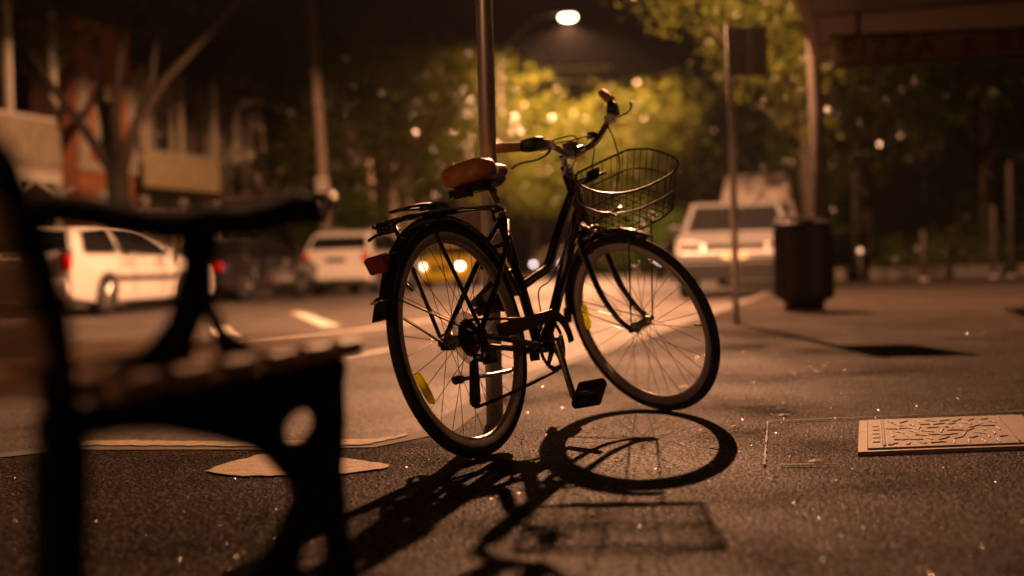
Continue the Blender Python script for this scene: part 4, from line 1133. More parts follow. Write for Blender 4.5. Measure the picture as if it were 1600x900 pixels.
# --- silver four wheel drive facing us on the near kerb
suv_prof = [(0.02, 0.450), (-0.02, 0.750), (0.02, 0.990), (0.10, 1.125), (0.30, 1.620), (0.5, 1.674), (1.5, 1.701), (2.6, 1.665), (2.85, 1.602), (3.42, 1.098), (4.35, 1.008), (4.55, 0.900), (4.62, 0.750), (4.62, 0.480), (4.40, 0.380)]
suv_wins = [[(0.35, 1.134), (0.48, 1.566), (1.25, 1.602), (1.28, 1.125)], [(1.38, 1.125), (1.36, 1.602), (2.1, 1.593), (2.12, 1.116)], [(2.2, 1.116), (2.18, 1.593), (2.68, 1.566), (3.15, 1.107)]]
def suv_extra(o, body, yy):
    b = MB(); b.box((4.61, 0, 0.86), (0.06, 0.95, 0.15)); gr = b.build('grille', M['black'], body, bevel=.01)
    for k in range(3):
        b = MB(); b.box((4.645, 0, 0.81 + 0.05 * k), (0.02, 0.93, 0.022)); b.build('grille_bar', M['silver car'], gr)
    b = MB(); b.box((4.66, 0, 0.70), (0.14, 1.82, 0.17)); b.build('front_bumper', M['silver car'], body, bevel=.05)
    b = MB(); b.box((4.67, 0, 0.46), (0.16, 1.80, 0.29)); b.build('lower_intake', M['black'], body, bevel=.02)
    b = MB(); b.box((4.74, 0, 0.70), (0.02, 0.40, 0.11)); b.build('number_plate', M['plate'], body)
    for s in (-1, 1):
        b = MB(); b.box((3.10, s * (yy(1.1) + .11), 1.16), (0.10, 0.2, 0.16)); b.build('mirror', M['black'], body, bevel=.02)
        b = MB(); b.tube([(0.5, s * 0.60, 1.71), (1.5, s * 0.61, 1.745), (2.5, s * 0.60, 1.71)], 0.02, 8); b.build('roof_rail', M['black'], body)
hd3 = 90 - 12 + 180
hx3 = Vector((cos(radians(hd3)), sin(radians(hd3))))
front_mid = Vector((3.62, 18.6))
pos = front_mid - hx3 * 4.66
car('four_wheel_drive', 'silver four wheel drive facing the camera behind the sign post and bin', place(pos, hd3), M['silver car'], 4.66, 1.90, suv_prof, (0.92, 3.70), 0.37, suv_wins,
    [(0.12, 1.15, 0.29, 1.56, (-0.012, 0.004), 'rear_window'), (3.38, 1.125, 2.88, 1.57, (0.009, 0.010), 'windscreen')], 1.06, 0.30,
    [('headlight', 'clearlens', (4.57, 0.72, 0.86), (0.14, 0.36, 0.18)), ('tail_lamp', 'tail', (0.02, 0.80, 1.0), (0.12, 0.16, 0.34))], extras=suv_extra)
# --- yellow taxi with head lamps on, far down the street
def taxi_extra(o, body, yy):
    sedan_extra(o, body, yy)
    b = MB(); b.box((2.1, 0, 1.52), (0.18, 0.7, 0.13)); b.build('roof_light', M['trim'], body, bevel=.02)
hd4 = 90 - 17.5 + 180
hx4 = Vector((cos(radians(hd4)), sin(radians(hd4))))
taxi = car('yellow_taxi', 'yellow taxi with its headlights on coming down the street', place(Vector((-2.15, 34.5)) - hx4 * 4.66, hd4), M['yellow car'], 4.66, 1.80, sed_prof, (0.95, 3.62), 0.32, sed_wins,
    [(0.88, 1.04, 1.34, 1.33, (-0.01, 0.012), 'rear_window'), (3.45, 1.01, 2.98, 1.27, (0.006, 0.012), 'windscreen')], 0.96, 0.46,
    [('tail_lamp', 'tail', (0.03, 0.66, 0.76), (0.16, 0.36, 0.18)), ('headlight', 'head lamp', (4.60, 0.62, 0.66), (0.12, 0.15, 0.11))], 'cars driving down the street', extras=taxi_extra)
def copy_car(src, name, label, Mw, group, swap):
    c = src.copy(); COL.objects.link(c); c.name = name; c.matrix_world = Mw; tag(c, label, 'car', group)
    for ch in src.children:
        d = ch.copy(); COL.objects.link(d); d.parent = c
        for s_, n_ in swap:
            if d.type == 'MESH' and d.data.materials[0] == s_:
                d.data = d.data.copy(); d.data.materials[0] = n_
        for g in ch.children:
            h = g.copy(); COL.objects.link(h); h.parent = d
            for s_, n_ in swap:
                if h.type == 'MESH' and h.data.materials[0] == s_:
                    h.data = h.data.copy(); h.data.materials[0] = n_
    return c
copy_car(taxi, 'dark_sedan', 'dark car with two close pale lights seen through the bicycle frame', place((2.9, 52.0), hd4), 'cars driving down the street', [(M['yellow car'], M['dark car']), (M['head lamp'], M['head lamp cool']), (M['trim'], M['dark car'])])
copy_car(taxi, 'dark_sedan', 'dark car glimpsed through the top of the front wheel', place((6.9, 42.0), hd4), 'cars driving down the street', [(M['yellow car'], M['dark car']), (M['head lamp'], M['head lamp cool']), (M['trim'], M['dark car'])])
# --- pale high topped van behind the four wheel drive
def van():
    o = thing('camper_van', 'pale high roofed van standing behind the silver four wheel drive', 'van', place((7.0, 32.6), hd3 - 0), 'cars parked along the street')
    m = MB()
    prof_ = [(0.0, 0.35), (0.0, 1.2), (0.03, 2.3), (0.2, 2.75), (1.0, 2.85), (2.6, 2.85), (3.4, 2.78), (4.1, 2.45), (4.35, 2.05), (4.9, 1.25), (5.5, 1.05), (5.62, 0.7), (5.6, 0.35)]
    n = len(prof_); vs = []
    for s, dw, k in ((-1, .12, .97), (-1, 0, 1), (1, 0, 1), (1, .12, .97)):
        for x, z in prof_: vs.append((2.8 + (x - 2.8) * k, s * (1.0 - dw - max(0, z - 1.2) * .16), 1.4 + (z - 1.4) * k))
    fs = [tuple(range(n)), tuple(range(3 * n, 4 * n))]
    for l_ in range(3):
        for i in range(n): j = (i + 1) % n; fs.append((l_ * n + i, l_ * n + j, (l_ + 1) * n + j, (l_ + 1) * n + i))
    m.add(vs, fs); b = m.build('body', M['white van'], o)
    w = MB(); w.add([(4.42, -.72, 2.0), (4.42, .72, 2.0), (4.93, .80, 1.28), (4.93, -.80, 1.28)], [(0, 1, 2, 3)]); w.build('windscreen', M['glass'], b)
    for s in (-1, 1):
        w = MB(); w.box((5.58, s * .72, .85), (.08, .3, .2)); w.build('headlight', M['clearlens'], b)
        for x in (1.1, 4.6):
            t = MB(); t.lathe([(0.2, -.1), (.34, -.1), (.35, 0), (.34, .1), (.2, .1)], 20, axis='y', M=Matrix.Translation((x, s * .88, .35))); t.build('wheel', M['rubber'], o)
van()

# ================================================================== TREES
def crown(s, blobs, nclump, per, leaf, rnd, spread=0.42):
    tot = sum(b[1][0] * b[1][1] * b[1][2] for b in blobs)
    for c, R in blobs:
        k = max(3, int(nclump * R[0] * R[1] * R[2] / tot))
        for i in range(k):
            d = Vector((rnd.gauss(0, 1), rnd.gauss(0, 1), rnd.gauss(0, 1))).normalized() * (rnd.random() ** 0.45)
            cc = Vector((c[0] + d.x * R[0], c[1] + d.y * R[1], c[2] + d.z * R[2]))
            cr = spread * rnd.uniform(0.6, 1.4)
            for j in range(per):
                p = cc + Vector((rnd.gauss(0, cr), rnd.gauss(0, cr), rnd.gauss(0, cr * .7))) * 0.6
                L = leaf * rnd.uniform(0.6, 1.4); w = L * rnd.uniform(0.28, 0.45)
                a = Vector((rnd.uniform(-1, 1), rnd.uniform(-1, 1), rnd.uniform(-1, .6))).normalized(); b = a.orthogonal().normalized()
                b = (Matrix.Rotation(rnd.uniform(0, 6.28), 3, a) @ b)
                s.add([p - a * L * .5, p + b * w * .5, p + a * L * .5, p - b * w * .5], [(0, 1, 2, 3)])
def tree(name, label, base, trunk, limbs, blobs, nclump, per, leaf, seed, lm='leaf', bark='bark', group=None, spread=0.42, cat='tree'):
    o = thing(name, label, cat, Vector(base), group)
    rnd = random.Random(seed)
    m = MB(); m.tube([Vector(p[:3]) for p in trunk], [p[3] for p in trunk], 12)
    t = m.build('trunk', M[bark], o)
    for li, lb in enumerate(limbs):
        m = MB(); m.tube([Vector(p[:3]) for p in lb], [p[3] for p in lb], 9); m.build('limb', M['lit limb' if (bark == 'dark bark' and li in (0, 3)) else bark], t)
    if blobs:
        s = MB(); crown(s, blobs, nclump, per, leaf, rnd, spread); s.build('crown', M[lm], o, fix=False)
    return o
GZ = 0.03
# left street tree, mostly bare lower limbs, dark crown above
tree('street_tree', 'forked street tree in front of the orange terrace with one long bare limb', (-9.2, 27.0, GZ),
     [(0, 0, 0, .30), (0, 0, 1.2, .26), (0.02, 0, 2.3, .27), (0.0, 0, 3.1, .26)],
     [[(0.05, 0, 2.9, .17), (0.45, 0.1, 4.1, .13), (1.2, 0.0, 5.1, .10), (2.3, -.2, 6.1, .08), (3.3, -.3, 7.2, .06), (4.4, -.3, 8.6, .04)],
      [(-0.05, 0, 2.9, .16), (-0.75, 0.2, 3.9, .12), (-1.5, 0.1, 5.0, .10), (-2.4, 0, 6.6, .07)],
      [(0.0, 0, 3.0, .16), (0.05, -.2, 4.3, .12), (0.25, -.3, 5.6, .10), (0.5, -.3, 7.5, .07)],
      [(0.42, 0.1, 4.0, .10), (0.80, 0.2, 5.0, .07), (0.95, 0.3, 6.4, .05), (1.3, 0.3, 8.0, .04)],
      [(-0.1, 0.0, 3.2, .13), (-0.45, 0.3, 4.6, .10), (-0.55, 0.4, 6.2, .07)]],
     [((-2.2, 0, 8.2), (2.8, 2.4, 1.5)), ((1.5, 0, 9.3), (3.2, 2.4, 1.5)), ((-4.2, -1.0, 6.6), (1.5, 1.5, 1.1)), ((-3.4, -.5, 5.7), (1.5, 1.1, .8)), ((-1.4, .2, 6.5), (1.6, 1.2, .8)), ((.6, .5, 7.0), (1.5, 1.2, .8)), ((2.6, .5, 7.6), (1.6, 1.2, .8))], 260, 40, .16, 21, 'leaf dark', 'dark bark', 'street trees')
# mid trees along the far footpath
def midtree(label, x, y, h, w, seed, lm='leaf', nclump=170, lean=0.0, low=0.32, leaf=0.20):
    rnd = random.Random(seed + 100)
    tr = [(0, 0, 0, .26), (lean * .2, 0, h * .16, .22), (lean * .5, 0, h * .32, .20), (lean, 0, h * .55, .14)]
    lim = []
    for k in range(6):
        a = rnd.uniform(0, 6.28); s0 = h * rnd.uniform(.28, .42); L = w * rnd.uniform(.5, .85)
        lim.append([(lean * .5, 0, s0, .11), (lean * .6 + cos(a) * L * .5, sin(a) * L * .5, s0 + h * .14, .07), (lean * .7 + cos(a) * L, sin(a) * L, s0 + h * .32, .03)])
    bl = [((lean, 0, h * .62), (w * .75, w * .7, h * .30))]
    for k in range(6):
        a = rnd.uniform(0, 6.28)
        bl.append(((lean + cos(a) * w * .62, sin(a) * w * .55, h * rnd.uniform(low + .08, .8)), (w * rnd.uniform(.35, .5), w * .42, h * rnd.uniform(.10, .17))))
    return tree('street_tree', label, (x, y, GZ), tr, lim, bl, nclump, 34, leaf, seed, lm, 'bark', 'street trees', 0.5)
midtree('leafy street tree just left of the steel bicycle pole across the street', -5.0, 44.0, 11.5, 4.2, 31, 'leaf', 210)
midtree('tall dark street tree behind the hedge left of the bicycle pole', -9.0, 47.5, 12.5, 4.6, 32, 'leaf dark', 190)
midtree('leafy street tree right of the steel pole with lights in its crown', -0.6, 56.5, 12.4, 4.6, 33, 'leaf', 240, low=.2)
midtree('pale leafed street tree behind the handlebar with a lit trunk', 2.35, 57.5, 8.2, 3.6, 34, 'leaf', 260, low=.25)
midtree('lower rounded street tree behind the bicycle basket', 4.9, 57.0, 7.6, 3.5, 35, 'leaf', 260, low=.2)
midtree('leafy street tree half hidden by the steel pole', -3.1, 47.0, 11.0, 4.0, 46, 'leaf', 210, low=.2)
midtree('leafy street tree between the steel pole and the handlebar', -2.3, 49.0, 11.0, 4.0, 47, 'leaf', 220, low=.2)
midtree('dark bushy tree behind the hedge across the street', -6.2, 41.5, 9.5, 3.6, 48, 'leaf dark', 180, low=.2)
midtree('broad leafy street tree left of the steel pole above the white hatchback', -4.3, 39.5, 10.0, 4.4, 49, 'leaf', 250, low=.25)
midtree('tall leafy street tree right of the lit lamp above the basket', 5.9, 57.5, 11.0, 4.4, 61, 'leaf', 300, low=.2)
midtree('full leafy street tree below the lit lamp above the handlebar stem', 1.2, 56.8, 9.6, 4.2, 62, 'leaf', 300, low=.2)
midtree('distant dark street tree at the far end of the street', 7.4, 64.0, 12.5, 5.4, 36, 'leaf', 240, low=.2)
midtree('distant dark street tree left of the far street end', 1.5, 82.0, 14.0, 7.0, 37, 'leaf dark', 170)
midtree('tall distant dark tree beyond the silver four wheel drive', 14.5, 62.0, 12.0, 5.4, 38, 'leaf dark', 170)
# bright tree hanging over the four wheel drive
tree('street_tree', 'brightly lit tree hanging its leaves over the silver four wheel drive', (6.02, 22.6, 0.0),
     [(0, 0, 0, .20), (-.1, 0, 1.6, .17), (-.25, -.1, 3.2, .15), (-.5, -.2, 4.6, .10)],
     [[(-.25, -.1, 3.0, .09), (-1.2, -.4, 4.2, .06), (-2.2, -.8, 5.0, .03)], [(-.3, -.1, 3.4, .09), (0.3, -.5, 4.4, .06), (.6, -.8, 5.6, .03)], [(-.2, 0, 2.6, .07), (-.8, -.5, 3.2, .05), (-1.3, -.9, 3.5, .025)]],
     [((-1.9, -.9, 5.2), (1.3, 1.2, .9)), ((-.5, -.6, 4.6), (1.3, 1.1, 1.0)), ((-2.9, -1.2, 5.8), (.9, .9, .7)), ((0.2, -.6, 5.9), (1.5, 1.2, .9)), ((-1.0, -.9, 3.9), (.8, .7, .55)), ((-1.9, -.8, 4.1), (.5, .5, .4)), ((-.3, -.6, 3.1), (.6, .5, .5))], 190, 36, .13, 41, 'leaf', 'dark bark', 'street trees', .34)
midtree('dark leafy tree behind the timber pole on the near footpath', 9.6, 31.0, 8.5, 3.6, 43, 'leaf dark', 170, low=0.12)
midtree('dark leafy tree at the far right beyond the shop awning', 14.2, 34.0, 9.0, 3.8, 44, 'leaf dark', 170, low=0.12)
midtree('dark leafy tree closing the footpath in the middle right distance', 12.2, 40.0, 9.5, 4.0, 45, 'leaf dark', 170, low=0.10)

def bush(name, label, base, R, nclump, leaf, seed, lm, group):
    o = thing(name, label, 'plant', Vector(base), group)
    rnd = random.Random(seed); s = MB()
    crown(s, [((0, 0, R[2]), R)], nclump, 26, leaf, rnd, .32); s.build('foliage', M[lm], o, fix=False)
    m = MB()
    for k in range(4):
        a = rnd.uniform(0, 6.28); m.tube([(0, 0, 0), (cos(a) * R[0] * .4, sin(a) * R[1] * .4, R[2])], [.04, .015], 6)
    m.build('stem', M['bark'], o)
bush('hedge', 'tall clipped green hedge right of the pole with the notice', (-5.1, 39.0, GZ), (1.0, 1.6, 1.65), 420, .13, 51, 'leaf hedge', 'garden plants across the street')
bush('hedge', 'dark garden shrub in front of the grey terrace', (-7.6, 38.0, GZ), (1.6, 1.4, 1.35), 300, .13, 52, 'leaf dark', 'garden plants across the street')
bush('hedge', 'low green shrub behind the basket beside the parked cars', (5.6, 46.0, GZ), (2.6, 2.0, 1.3), 320, .16, 53, 'leaf hedge', 'garden plants across the street')
bush('shrub', 'dark shrub in the planting at the end of the footpath, left', (9.2, 26.5, 0), (1.1, .8, .5), 60, .10, 54, 'leaf dark', 'shrubs at the end of the footpath')
bush('shrub', 'dark shrub in the planting at the end of the footpath, right', (11.2, 27.4, 0), (1.1, .9, .65), 60, .10, 55, 'leaf dark', 'shrubs at the end of the footpath')

# ================================================================== HOUSES across the street (local x along street, y left = towards the houses' back, z up)
def part(name, m, parent, boxes):
    b = MB()
    for c, d in boxes: b.box(c, d)
    return b.build(name, m, parent)
def window(parent, x, y, z, w, h, frame='trim', pane='glass', bars=1):
    fr_ = part('window', M[frame], parent, [((x, y - .05, z + h / 2 + .06), (w + .24, .10, .12)), ((x, y - .07, z - h / 2 - .06), (w + .30, .14, .12)), ((x - w / 2 - .06, y - .05, z), (.12, .10, h - .002)), ((x + w / 2 + .06, y - .05, z), (.12, .10, h - .002))])
    part('pane', M[pane], fr_, [((x, y - .012, z), (w - .004, .02, h - .004))])
    bb = [((x, y - .035, z), (w - .006, .025, .05))]
    if bars > 1: bb += [((x, y - .034, z), (.045, .024, h - .006))]
    part('glazing_bar', M[frame], fr_, bb)
FT = -20.4
def house_cream():
    o = thing('terrace_house', 'cream weatherboard terrace house with verandah posts at the far left', 'house', streetM(16.7, FT, GZ), 'houses across the street')
    w = part('wall', M['cream wall'], o, [((3.2, 3.0, 3.6), (6.6, 5.0, 7.2))])
    rf = MB(); rf.extrude([(-0.6, 7.2), (6.9, 7.2), (3.2, 9.4)], -.4, 6, lambda a, b, h: (a, h, b)); r_ = rf.build('roof', M['roof'], o)
    part('chimney', M['brick'], r_, [((5.2, 3.5, 9.2), (.7, .7, 1.8))])
    window(w, 4.9, .5, 4.9, .75, 1.5); window(w, 2.6, .5, 4.9, .75, 1.5)
    window(w, 5.1, .5, 1.4, 1.0, 1.6); 
    part('door', M['darkwood'], w, [((3.0, .47, 1.1), (.95, .06, 2.2))])
    bal = part('balcony', M['cream wall'], o, [((3.2, -.75, 3.1), (6.6, 2.0, .18))])
    for k in range(18):
        part('balcony_board', M['cream wall'], bal, [((.05 + k * .37, -1.74, 3.72), (.355, .05, 1.03))])
    part('balcony_rail', M['trim'], bal, [((3.2, -1.75, 4.27), (6.6, .10, .08))])
    part('beam', M['trim'], o, [((3.2, -1.70, 2.86), (6.6, .14, .30))])
    for x in (0.1, 2.6, 4.9, 6.4):
        p = MB(); p.box((x, -1.70, 1.35), (.16, .16, 2.70))
        for s in (-1, 1):
            p.tube([(x + s * .05, -1.70, 1.95), (x + s * .22, -1.70, 2.45), (x + s * .62, -1.70, 2.70)], .06, 8)
        p.build('verandah_post', M['trim'], o)
        part('balcony_post', M['trim'], o, [((x, -1.70, 5.6), (.12, .12, 2.6))])
    v = MB(); v.extrude([(-1.9, 6.9), (.5, 7.5), (.5, 7.6), (-1.9, 7.0)], -.1, 6.5, lambda a, b, h: (h, a, b)); v.build('verandah_roof', M['roof'], o)
house_cream()
def house_orange():
    o = thing('terrace_house', 'orange rendered terrace with a white arched window behind the forked tree', 'house', streetM(25.9, FT, GZ), 'houses across the street')
    w = part('wall', M['orange wall'], o, [((2.35, 3.2, 3.9), (2.5, 5.0, 7.8))])
    part('side_wing', M['brick'], o, [((.52, 3.8, 3.4), (1.1, 5.0, 6.8))])
    g_ = MB(); g_.extrude([(.9, 7.8), (3.8, 7.8), (2.35, 9.8)], .6, 6, lambda a, b, h: (a, h, b)); r_ = g_.build('roof', M['roof'], o)
    bg = MB(); bg.extrude([(1.0, 7.82), (3.7, 7.82), (2.35, 9.6)], .50, .595, lambda a, b, h: (a, h, b)); bg.build('barge_board', M['brick'], r_)
    # arched window: surround of an arc band, pane, and mullion
    ar = MB(); N = 16
    ot = [(2.35 + .80 * cos(a), 2.15 + .95 * sin(a)) for a in [pi * k / N for k in range(N + 1)]]
    it = [(2.35 + .60 * cos(a), 2.15 + .74 * sin(a)) for a in [pi * k / N for k in range(N + 1)]]
    pl = [(3.15, .6)] + ot + [(1.55, .6), (1.75, .6)] + list(reversed(it)) + [(2.95, .6)]
    ar.extrude(pl, .50, .70, lambda a, b, h: (a, h, b)); aw = ar.build('arched_window', M['trim'], w)
    pn = MB(); pn.extrude([(2.95, .62)] + it + [(1.75, .62)], .66, .69, lambda a, b, h: (a, h, b)); pn.build('pane', M['curtain'], aw)
    part('mullion', M['trim'], aw, [((2.35, .60, 1.7), (.07, .06, 2.1)), ((2.35, .605, 2.1), (1.15, .06, .06))])
    part('string_course', M['trim'], w, [((2.35, .64, 3.62), (2.6, .14, .22))]); part('string_course', M['trim'], w, [((2.35, .64, 5.95), (2.6, .14, .16))])
    part('corner_pilaster', M['trim'], w, [((3.45, .62, 5.0), (.24, .16, 2.5))]); part('corner_pilaster', M['trim'], w, [((1.25, .62, 5.0), (.24, .16, 2.5))])
    window(w, 2.35, .70, 4.85, .8, 1.5)
house_orange()
def house_yellow():
    o = thing('terrace_house', 'pale yellow terrace house with solid balcony panels right of the forked tree', 'house', streetM(29.65, FT - 1.6, GZ), 'houses across the street')
    w = part('wall', M['yellow wall'], o, [((2.1, 3.0, 3.5), (4.1, 5.0, 7.0))])
    rf = MB(); rf.extrude([(-.2, 7.0), (4.4, 7.0), (2.1, 8.8)], -.2, 6, lambda a, b, h: (a, h, b)); rf.build('roof', M['roof'], o)
    for x in (.75, 2.0): window(w, x, .5, 5.2, .6, 1.6, 'trim')
    window(w, 3.2, .5, 5.2, .8, 1.55, 'trim', 'glass', 2)
    window(w, 3.15, .5, 1.7, 1.15, 1.5, 'trim', 'curtain', 2)
    window(w, 1.0, .5, 1.7, .8, 1.6, 'trim', 'glass', 2)
    part('door', M['darkwood'], w, [((2.05, .47, 1.1), (.85, .06, 2.2))])
    bal = part('balcony', M['darkwood'], o, [((2.1, -.35, 3.05), (4.1, 1.7, .24))])
    for k in range(5):
        part('balcony_panel', M['yellow wall'], bal, [((.42 + k * .82, -1.16, 3.72), (.80, .07, 1.05))])
    part('balcony_rail', M['trim'], bal, [((2.1, -1.16, 4.28), (4.1, .13, .09))])
    for x in (.06, 2.1, 4.05):
        part('balcony_post', M['trim'], o, [((x, -1.1, 5.55), (.12, .12, 2.5))]); part('verandah_post', M['trim'], o, [((x, -1.1, 1.45), (.14, .14, 2.9))])
    part('window_hood', M['trim'], w, [((3.2, .32, 6.2), (1.3, .36, .16))])
    v = MB(); v.extrude([(-1.4, 6.8), (.5, 7.3), (.5, 7.4), (-1.4, 6.9)], -.1, 4.25, lambda a, b, h: (h, a, b)); v.build('verandah_roof', M['roof'], o)
house_yellow()
def house_grey():
    o = thing('terrace_house', 'dim grey terrace house with louvred balcony and round openings', 'house', streetM(35.4, FT - 1.8, GZ), 'houses across the street')
    w = part('wall', M['grey wall'], o, [((2.4, 3.0, 3.6), (4.7, 5.0, 7.2))])
    rf = MB(); rf.extrude([(-.2, 7.2), (5.0, 7.2), (2.4, 9.2)], -.2, 6, lambda a, b, h: (a, h, b)); rf.build('roof', M['roof'], o)
    bal = part('balcony', M['grey wall'], o, [((2.4, -.3, 3.1), (4.6, 1.6, .2))])
    # parapet with two round openings (ring of blocks around each)
    for cx_ in (1.35, 3.3):
        m = MB(); N = 20; pts = []
        sq = []
        for k in range(N):
            a = 2 * pi * (k + .5) / N; c_, s_ = cos(a), sin(a); q = max(abs(c_), abs(s_)); sq.append((cx_ + c_ / q * .85, 3.85 + s_ / q * .60))
        vs = []
        for y in (-1.1, -1.0):
            vs += [(a, y, b) for a, b in sq] + [(cx_ + .36 * cos(2 * pi * (k + .5) / N), y, 3.85 + .36 * sin(2 * pi * (k + .5) / N)) for k in range(N)]
        fs = []
        for k in range(N):
            j = (k + 1) % N
            fs += [(k, j, N + j, N + k), (2 * N + k, 3 * N + k, 3 * N + j, 2 * N + j), (N + k, N + j, 3 * N + j, 3 * N + k), (k, 2 * N + k, 2 * N + j, j)]
        m.add(vs, fs); m.build('parapet_panel', M['cream wall'], bal)
    part('balcony_rail', M['trim'], bal, [((2.35, -1.05, 4.5), (4.6, .16, .09))])
    for k in range(16):
        part('louvre_board', M['cream wall'], w, [((.55 + k * .2, .44, 5.3), (.17, .05, 1.6))])
    m = MB(); m.tube([(2.4 + 2.3 * cos(pi * k / 14), -1.05, 6.15 + .55 * sin(pi * k / 14)) for k in range(15)], .11, 8); m.build('arched_beam', M['trim'], o)
    for x in (.15, 4.65): part('balcony_post', M['trim'], o, [((x, -1.05, 5.3), (.16, .16, 1.9))])
    window(w, 4.1, .5, 5.2, .7, 1.5); window(w, 1.2, .5, 1.5, 1.0, 1.5); window(w, 3.4, .5, 1.5, 1.0, 1.5)
    part('verandah_post', M['darkwood'], o, [((.15, -1.0, 1.5), (.2, .2, 3.0))]); part('verandah_post', M['darkwood'], o, [((4.65, -1.0, 1.5), (.2, .2, 3.0))])
house_grey()
def house_far(label, r, w_, h, col):
    o = thing('terrace_house', label, 'house', streetM(r, FT - 1.0, GZ), 'houses across the street')
    w = part('wall', M[col], o, [((w_ / 2, 3, h / 2), (w_, 5, h))])
    rf = MB(); rf.extrude([(-.3, h), (w_ + .3, h), (w_ / 2, h + 2)], .2, 6, lambda a, b, hh: (a, hh, b)); rf.build('roof', M['roof'], o)
    for x in (.25, .75):
        for z in (1.5, 4.7): window(w, w_ * x, .5, z, .9, 1.5, 'darkwood')
house_far('dark brick terrace house behind the tall hedge and trees', 41.0, 6.5, 7.2, 'brick')
house_far('dark terrace house hidden behind the trees beside the steel pole', 48.0, 7.5, 7.4, 'grey wall')
house_far('distant dark terrace house behind the lit tree trunk', 56.2, 8.0, 7.4, 'brick')

def notice_pole():
    o = thing('street_pole', 'tall round street pole with a pale notice on it across the street', 'pole', Vector((-5.15, 32.0, GZ)))
    m = MB(); m.tube([(0, 0, 0), (-.03, 0, 3), (-.30, 0, 9.5)], [.16, .14, .11], 14); m.build('pole', M['street pole'], o)
    m = MB(); m.box((-.03, -.165, 2.80), (.32, .02, .58)); m.build('notice', M['trim'], o)
    m = MB(); m.box((-.03, -.178, 2.95), (.24, .006, .10)); m.box((-.03, -.178, 2.72), (.24, .006, .05)); m.build('notice_panel', M['grey trim'], o)
notice_pole()
def lamp_pole():
    o = thing('street_lamp', 'lit street lamp on a long arm above the handlebar', 'street lamp', Vector((-0.35, 53.8, GZ)))
    m = MB(); m.tube([(0, 0, 0), (0, 0, 11.6)], [.17, .12], 12); m.build('pole', M['darkwood'], o)
    m = MB(); m.tube([(0, -.1, 10.3), (.9, -.5, 11.2), (1.7, -.9, 11.85), (2.8, -1.3, 11.95)], .055, 8); m.build('lamp_arm', M['grey trim'], o)
    Mx = Matrix.Translation((3.2, -1.5, 11.80))
    m = MB(); m.lathe([(.05, .20), (.18, .15), (.26, .05), (.25, 0)], 20, M=Mx @ Matrix.Diagonal((1.35, 1, 1, 1))); h_ = m.build('lamp_head', M['luminaire'], o)
    m = MB(); m.lathe([(.25, 0), (.24, -.10), (.16, -.18), (0, -.21)], 20, M=Matrix.Translation((3.2, -1.5, 11.78)) @ Matrix.Diagonal((1.45, 1, 1, 1))); m.build('lamp_bowl', M['lamp glass'], h_)
    add_light('street_light', o, (3.2, -1.5, 11.38), 27000, 0.15, LAMP_COL, 156, 0.35)
lamp_pole()
def cross_arm_pole():
    o = thing('power_pole', 'dark power pole with two pale cross arms below the lit street lamp', 'pole', Vector((2.55, 60.5, GZ)))
    m = MB(); m.tube([(0, 0, 0), (0, 0, 11.6)], [.17, .12], 12); m.build('pole', M['darkwood'], o)
    for z, x, L in ((10.75, 1.4, 3.1), (10.1, .75, 1.6)):
        m = MB(); m.box((x, -.18, z), (L, .12, .15)); ar = m.build('cross_arm', M['trim'], o)
        for k in (-.4, 0, .4):
            m = MB(); m.lathe([(.03, .076), (.06, .10), (.05, .17), (0, .19)], 8, M=Matrix.Translation((x + k * L, -.18, z))); m.build('insulator', M['trim'], ar)
cross_arm_pole()
def rear_lamp():
    # the same kind of street lamp further back along the far footpath (its reflections show on the steel pole and saddle)
    o = thing('street_lamp', 'street lamp on the far footpath behind the camera', 'street lamp', Vector((-15.0, -22.6, RZ)))
    m = MB(); m.tube([(0, 0, 0), (0, 0, 8.6)], [.15, .11], 12); m.build('pole', M['timber'], o)
    m = MB(); m.tube([(0, 0, 8.0), (1.0, .4, 8.5), (1.7, .6, 8.5)], .04, 8); m.build('bracket', M['galv'], o)
    m = MB(); m.lathe([(.05, .2), (.2, .15), (.28, .04), (.26, 0)], 20, M=Matrix.Translation((1.9, .7, 8.4))); m.build('lamp_head', M['luminaire'], o)
    add_light('street_light', o, (1.9, .7, 8.2), 3000, 0.14)
rear_lamp()

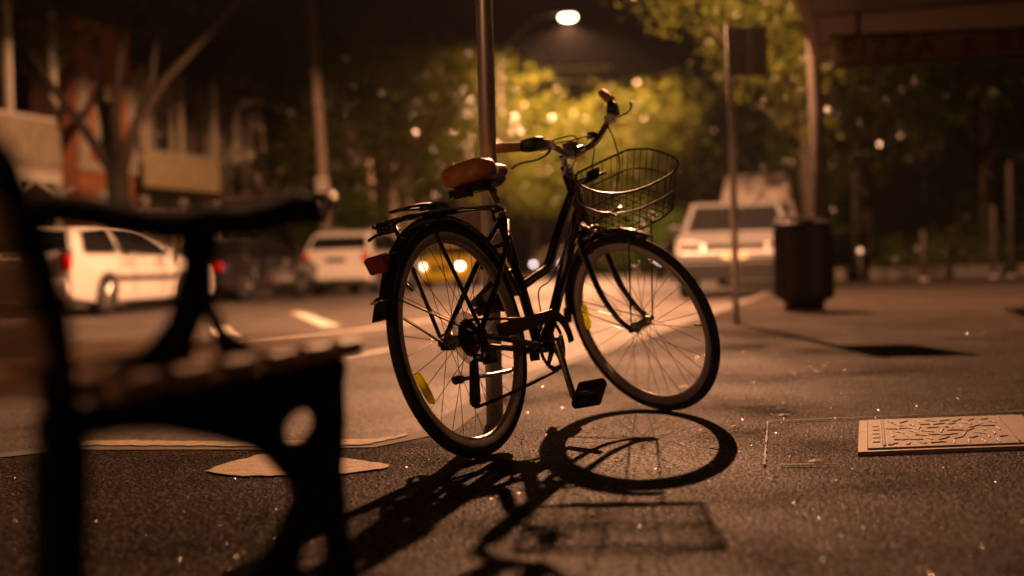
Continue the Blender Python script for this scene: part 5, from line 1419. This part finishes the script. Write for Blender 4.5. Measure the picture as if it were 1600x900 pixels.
# ================================================================== SHOP SIDE
def awning():
    o = thing('shop_awning', 'broad shop awning over the footpath at the top right', 'awning', streetM(9.0, 0, 0))
    # local x along street, y = -t ; outer edge t = -0.62
    b = MB(); b.box((-2.2, -1.2, 2.83), (13.4, 3.4, .07)); so = b.build('soffit', M['soffit'], o)
    for k in range(9):
        part('soffit_batten', M['fascia'], so, [((-8.4 + k * 1.5, -1.2, 2.785), (.07, 3.36, .018))])
    b = MB(); b.box((-2.2, .55, 2.99), (13.4, .10, .42)); b.build('fascia', M['fascia'], o)
    b = MB(); b.box((4.56, -1.2, 2.99), (.10, 3.38, .42)); b.build('end_fascia', M['darkwood'], o)
    b = MB(); b.box((-2.2, -1.2, 3.22), (13.3, 3.2, .04)); b.build('roof_sheet', M['roof'], o)
awning()
def hanging_sign():
    ang = radians(-6)
    Mw = Matrix.Translation((3.02, 10.6, 0)) @ Matrix.Rotation(ang, 4, 'Z')
    o = thing('hanging_sign', 'long hanging sign board reading PIZZA under the awning', 'sign', Mw)
    b = MB(); b.box((1.15, 0, 2.44), (2.30, .07, .235)); bd = b.build('board', M['sign cream'], o, bevel=.004)
    fr_ = part('frame', M['darkwood'], o, [((1.15, 0, 2.572), (2.36, .09, .03)), ((1.15, 0, 2.308), (2.36, .09, .03))])
    for x in (.22, 2.0): part('hanger', M['darkwood'], o, [((x, 0, 2.69), (.035, .03, .20))])
    for txt, x, sz in (("PIZZA", 0.06, .235), ("&", 1.12, .2), ("RIB", 1.42, .235)):
        c = bpy.data.curves.new('lettering', 'FONT'); c.body = txt; c.size = sz * 1.15; c.extrude = .006; c.space_character = 1.18
        to = bpy.data.objects.new('tmp', c); COL.objects.link(to)
        dg = bpy.context.evaluated_depsgraph_get(); me = bpy.data.meshes.new_from_object(to.evaluated_get(dg))
        COL.objects.unlink(to); bpy.data.objects.remove(to)
        me.materials.clear(); me.materials.append(M['sign red'])
        t = bpy.data.objects.new('lettering', me); COL.objects.link(t); t.parent = o
        t.location = (x, -.041, 2.36); t.rotation_euler = (radians(90), 0, 0)
hanging_sign()
def shop():
    o = thing('shop_building', 'dark shop building behind the awning on the right', 'building', streetM(2.0, 4.2, 0))
    w = part('wall', M['shop'], o, [((8.0, -3.05, 4.0), (24.0, 6.0, 8.0))])
    for k in range(6):
        x = -2.2 + k * 4.0
        part('pilaster', M['darkwood'], w, [((x, .03, 1.38), (.28, .14, 2.76))])
        fr_ = part('shop_window', M['darkwood'], w, [((x + 2.0, .02, .62), (3.4, .08, .10)), ((x + 2.0, .02, 2.50), (3.4, .08, .10)), ((x + .33, .02, 1.56), (.08, .08, 1.77)), ((x + 3.67, .02, 1.56), (.08, .08, 1.77)), ((x + 2.0, .02, 1.56), (.06, .08, 1.77))])
        part('pane', M['glass'], fr_, [((x + 2.0, -.01, 1.56), (3.25, .05, 1.76))])
shop()
def pale_posts():
    data = [((8.95, 24.9), .055, 1.05, 'slim pale bollard at the end of the footpath nearest the bin'), ((10.9, 25.9), .06, 1.6, 'slim pale post left of the pair on the right footpath'), ((11.5, 26.4), .06, 2.6, 'tallest pale post on the right footpath'), ((12.1, 26.4), .05, 1.1, 'short pale bollard right of the tallest pale post')]
    for (p, r, h, lab) in data:
        o = thing('bollard', lab, 'bollard', Vector((p[0], p[1], 0)), 'pale posts at the end of the footpath')
        m = MB(); m.lathe([(r, 0), (r, h), (r * .8, h + .03), (0, h + .05)], 14); m.build('post', M['dull post'], o)
        m = MB(); m.lathe([(r * 2, 0), (r * 2, .03), (r, .05)], 14); m.build('base_plate', M['galv'], o)
pale_posts()
def porch_lamp():
    o = thing('footpath_light', 'small round lit lamp on a low post right of the litter bin', 'lamp', Vector((7.15, 23.5, 0)))
    m = MB(); m.tube([(0, 0, 0), (0, 0, .62)], .03, 8); m.build('post', M['darkwood'], o)
    m = MB(); m.lathe([(0, .62), (.035, .635), (.048, .67), (.035, .705), (0, .72)], 14); m.build('globe', M['porch lamp'], o)
porch_lamp()
def planter():
    o = thing('planter_wall', 'low masonry planter edge closing the end of the footpath', 'planter', Vector((10.2, 27.0, 0)) )
    m = MB()
    for k in range(10):
        b = MB(); b.box((-2.7 + k * .6, -.55 + k * .03, .14), (.585, .22, .28)); b.build('block', M['kerb'], o, bevel=.01)
    m.box((0, .1, .10), (5.8, 1.0, .2)); m.build('soil', M['bark'], o)
planter()

# ================================================================== added thin volume, stands in for lens glow round the lamps
def glow_haze():
    b = MB(); b.box((20, 40, 11.0), (240, 180, 24.4)); o = b.build('glow_haze', None); o['kind'] = 'stuff'
    m = bpy.data.materials.new('glow_haze'); m.use_nodes = True; nt = m.node_tree
    for n in list(nt.nodes): nt.nodes.remove(n)
    v = nt.nodes.new("ShaderNodeVolumePrincipled"); v.inputs["Density"].default_value = 0.00018; v.inputs["Color"].default_value = (0.9, 0.88, 0.86, 1); v.inputs["Anisotropy"].default_value = 0.35
    out = nt.nodes.new("ShaderNodeOutputMaterial"); nt.links.new(v.outputs[0], out.inputs["Volume"])
    o.data.materials.append(m)
glow_haze()
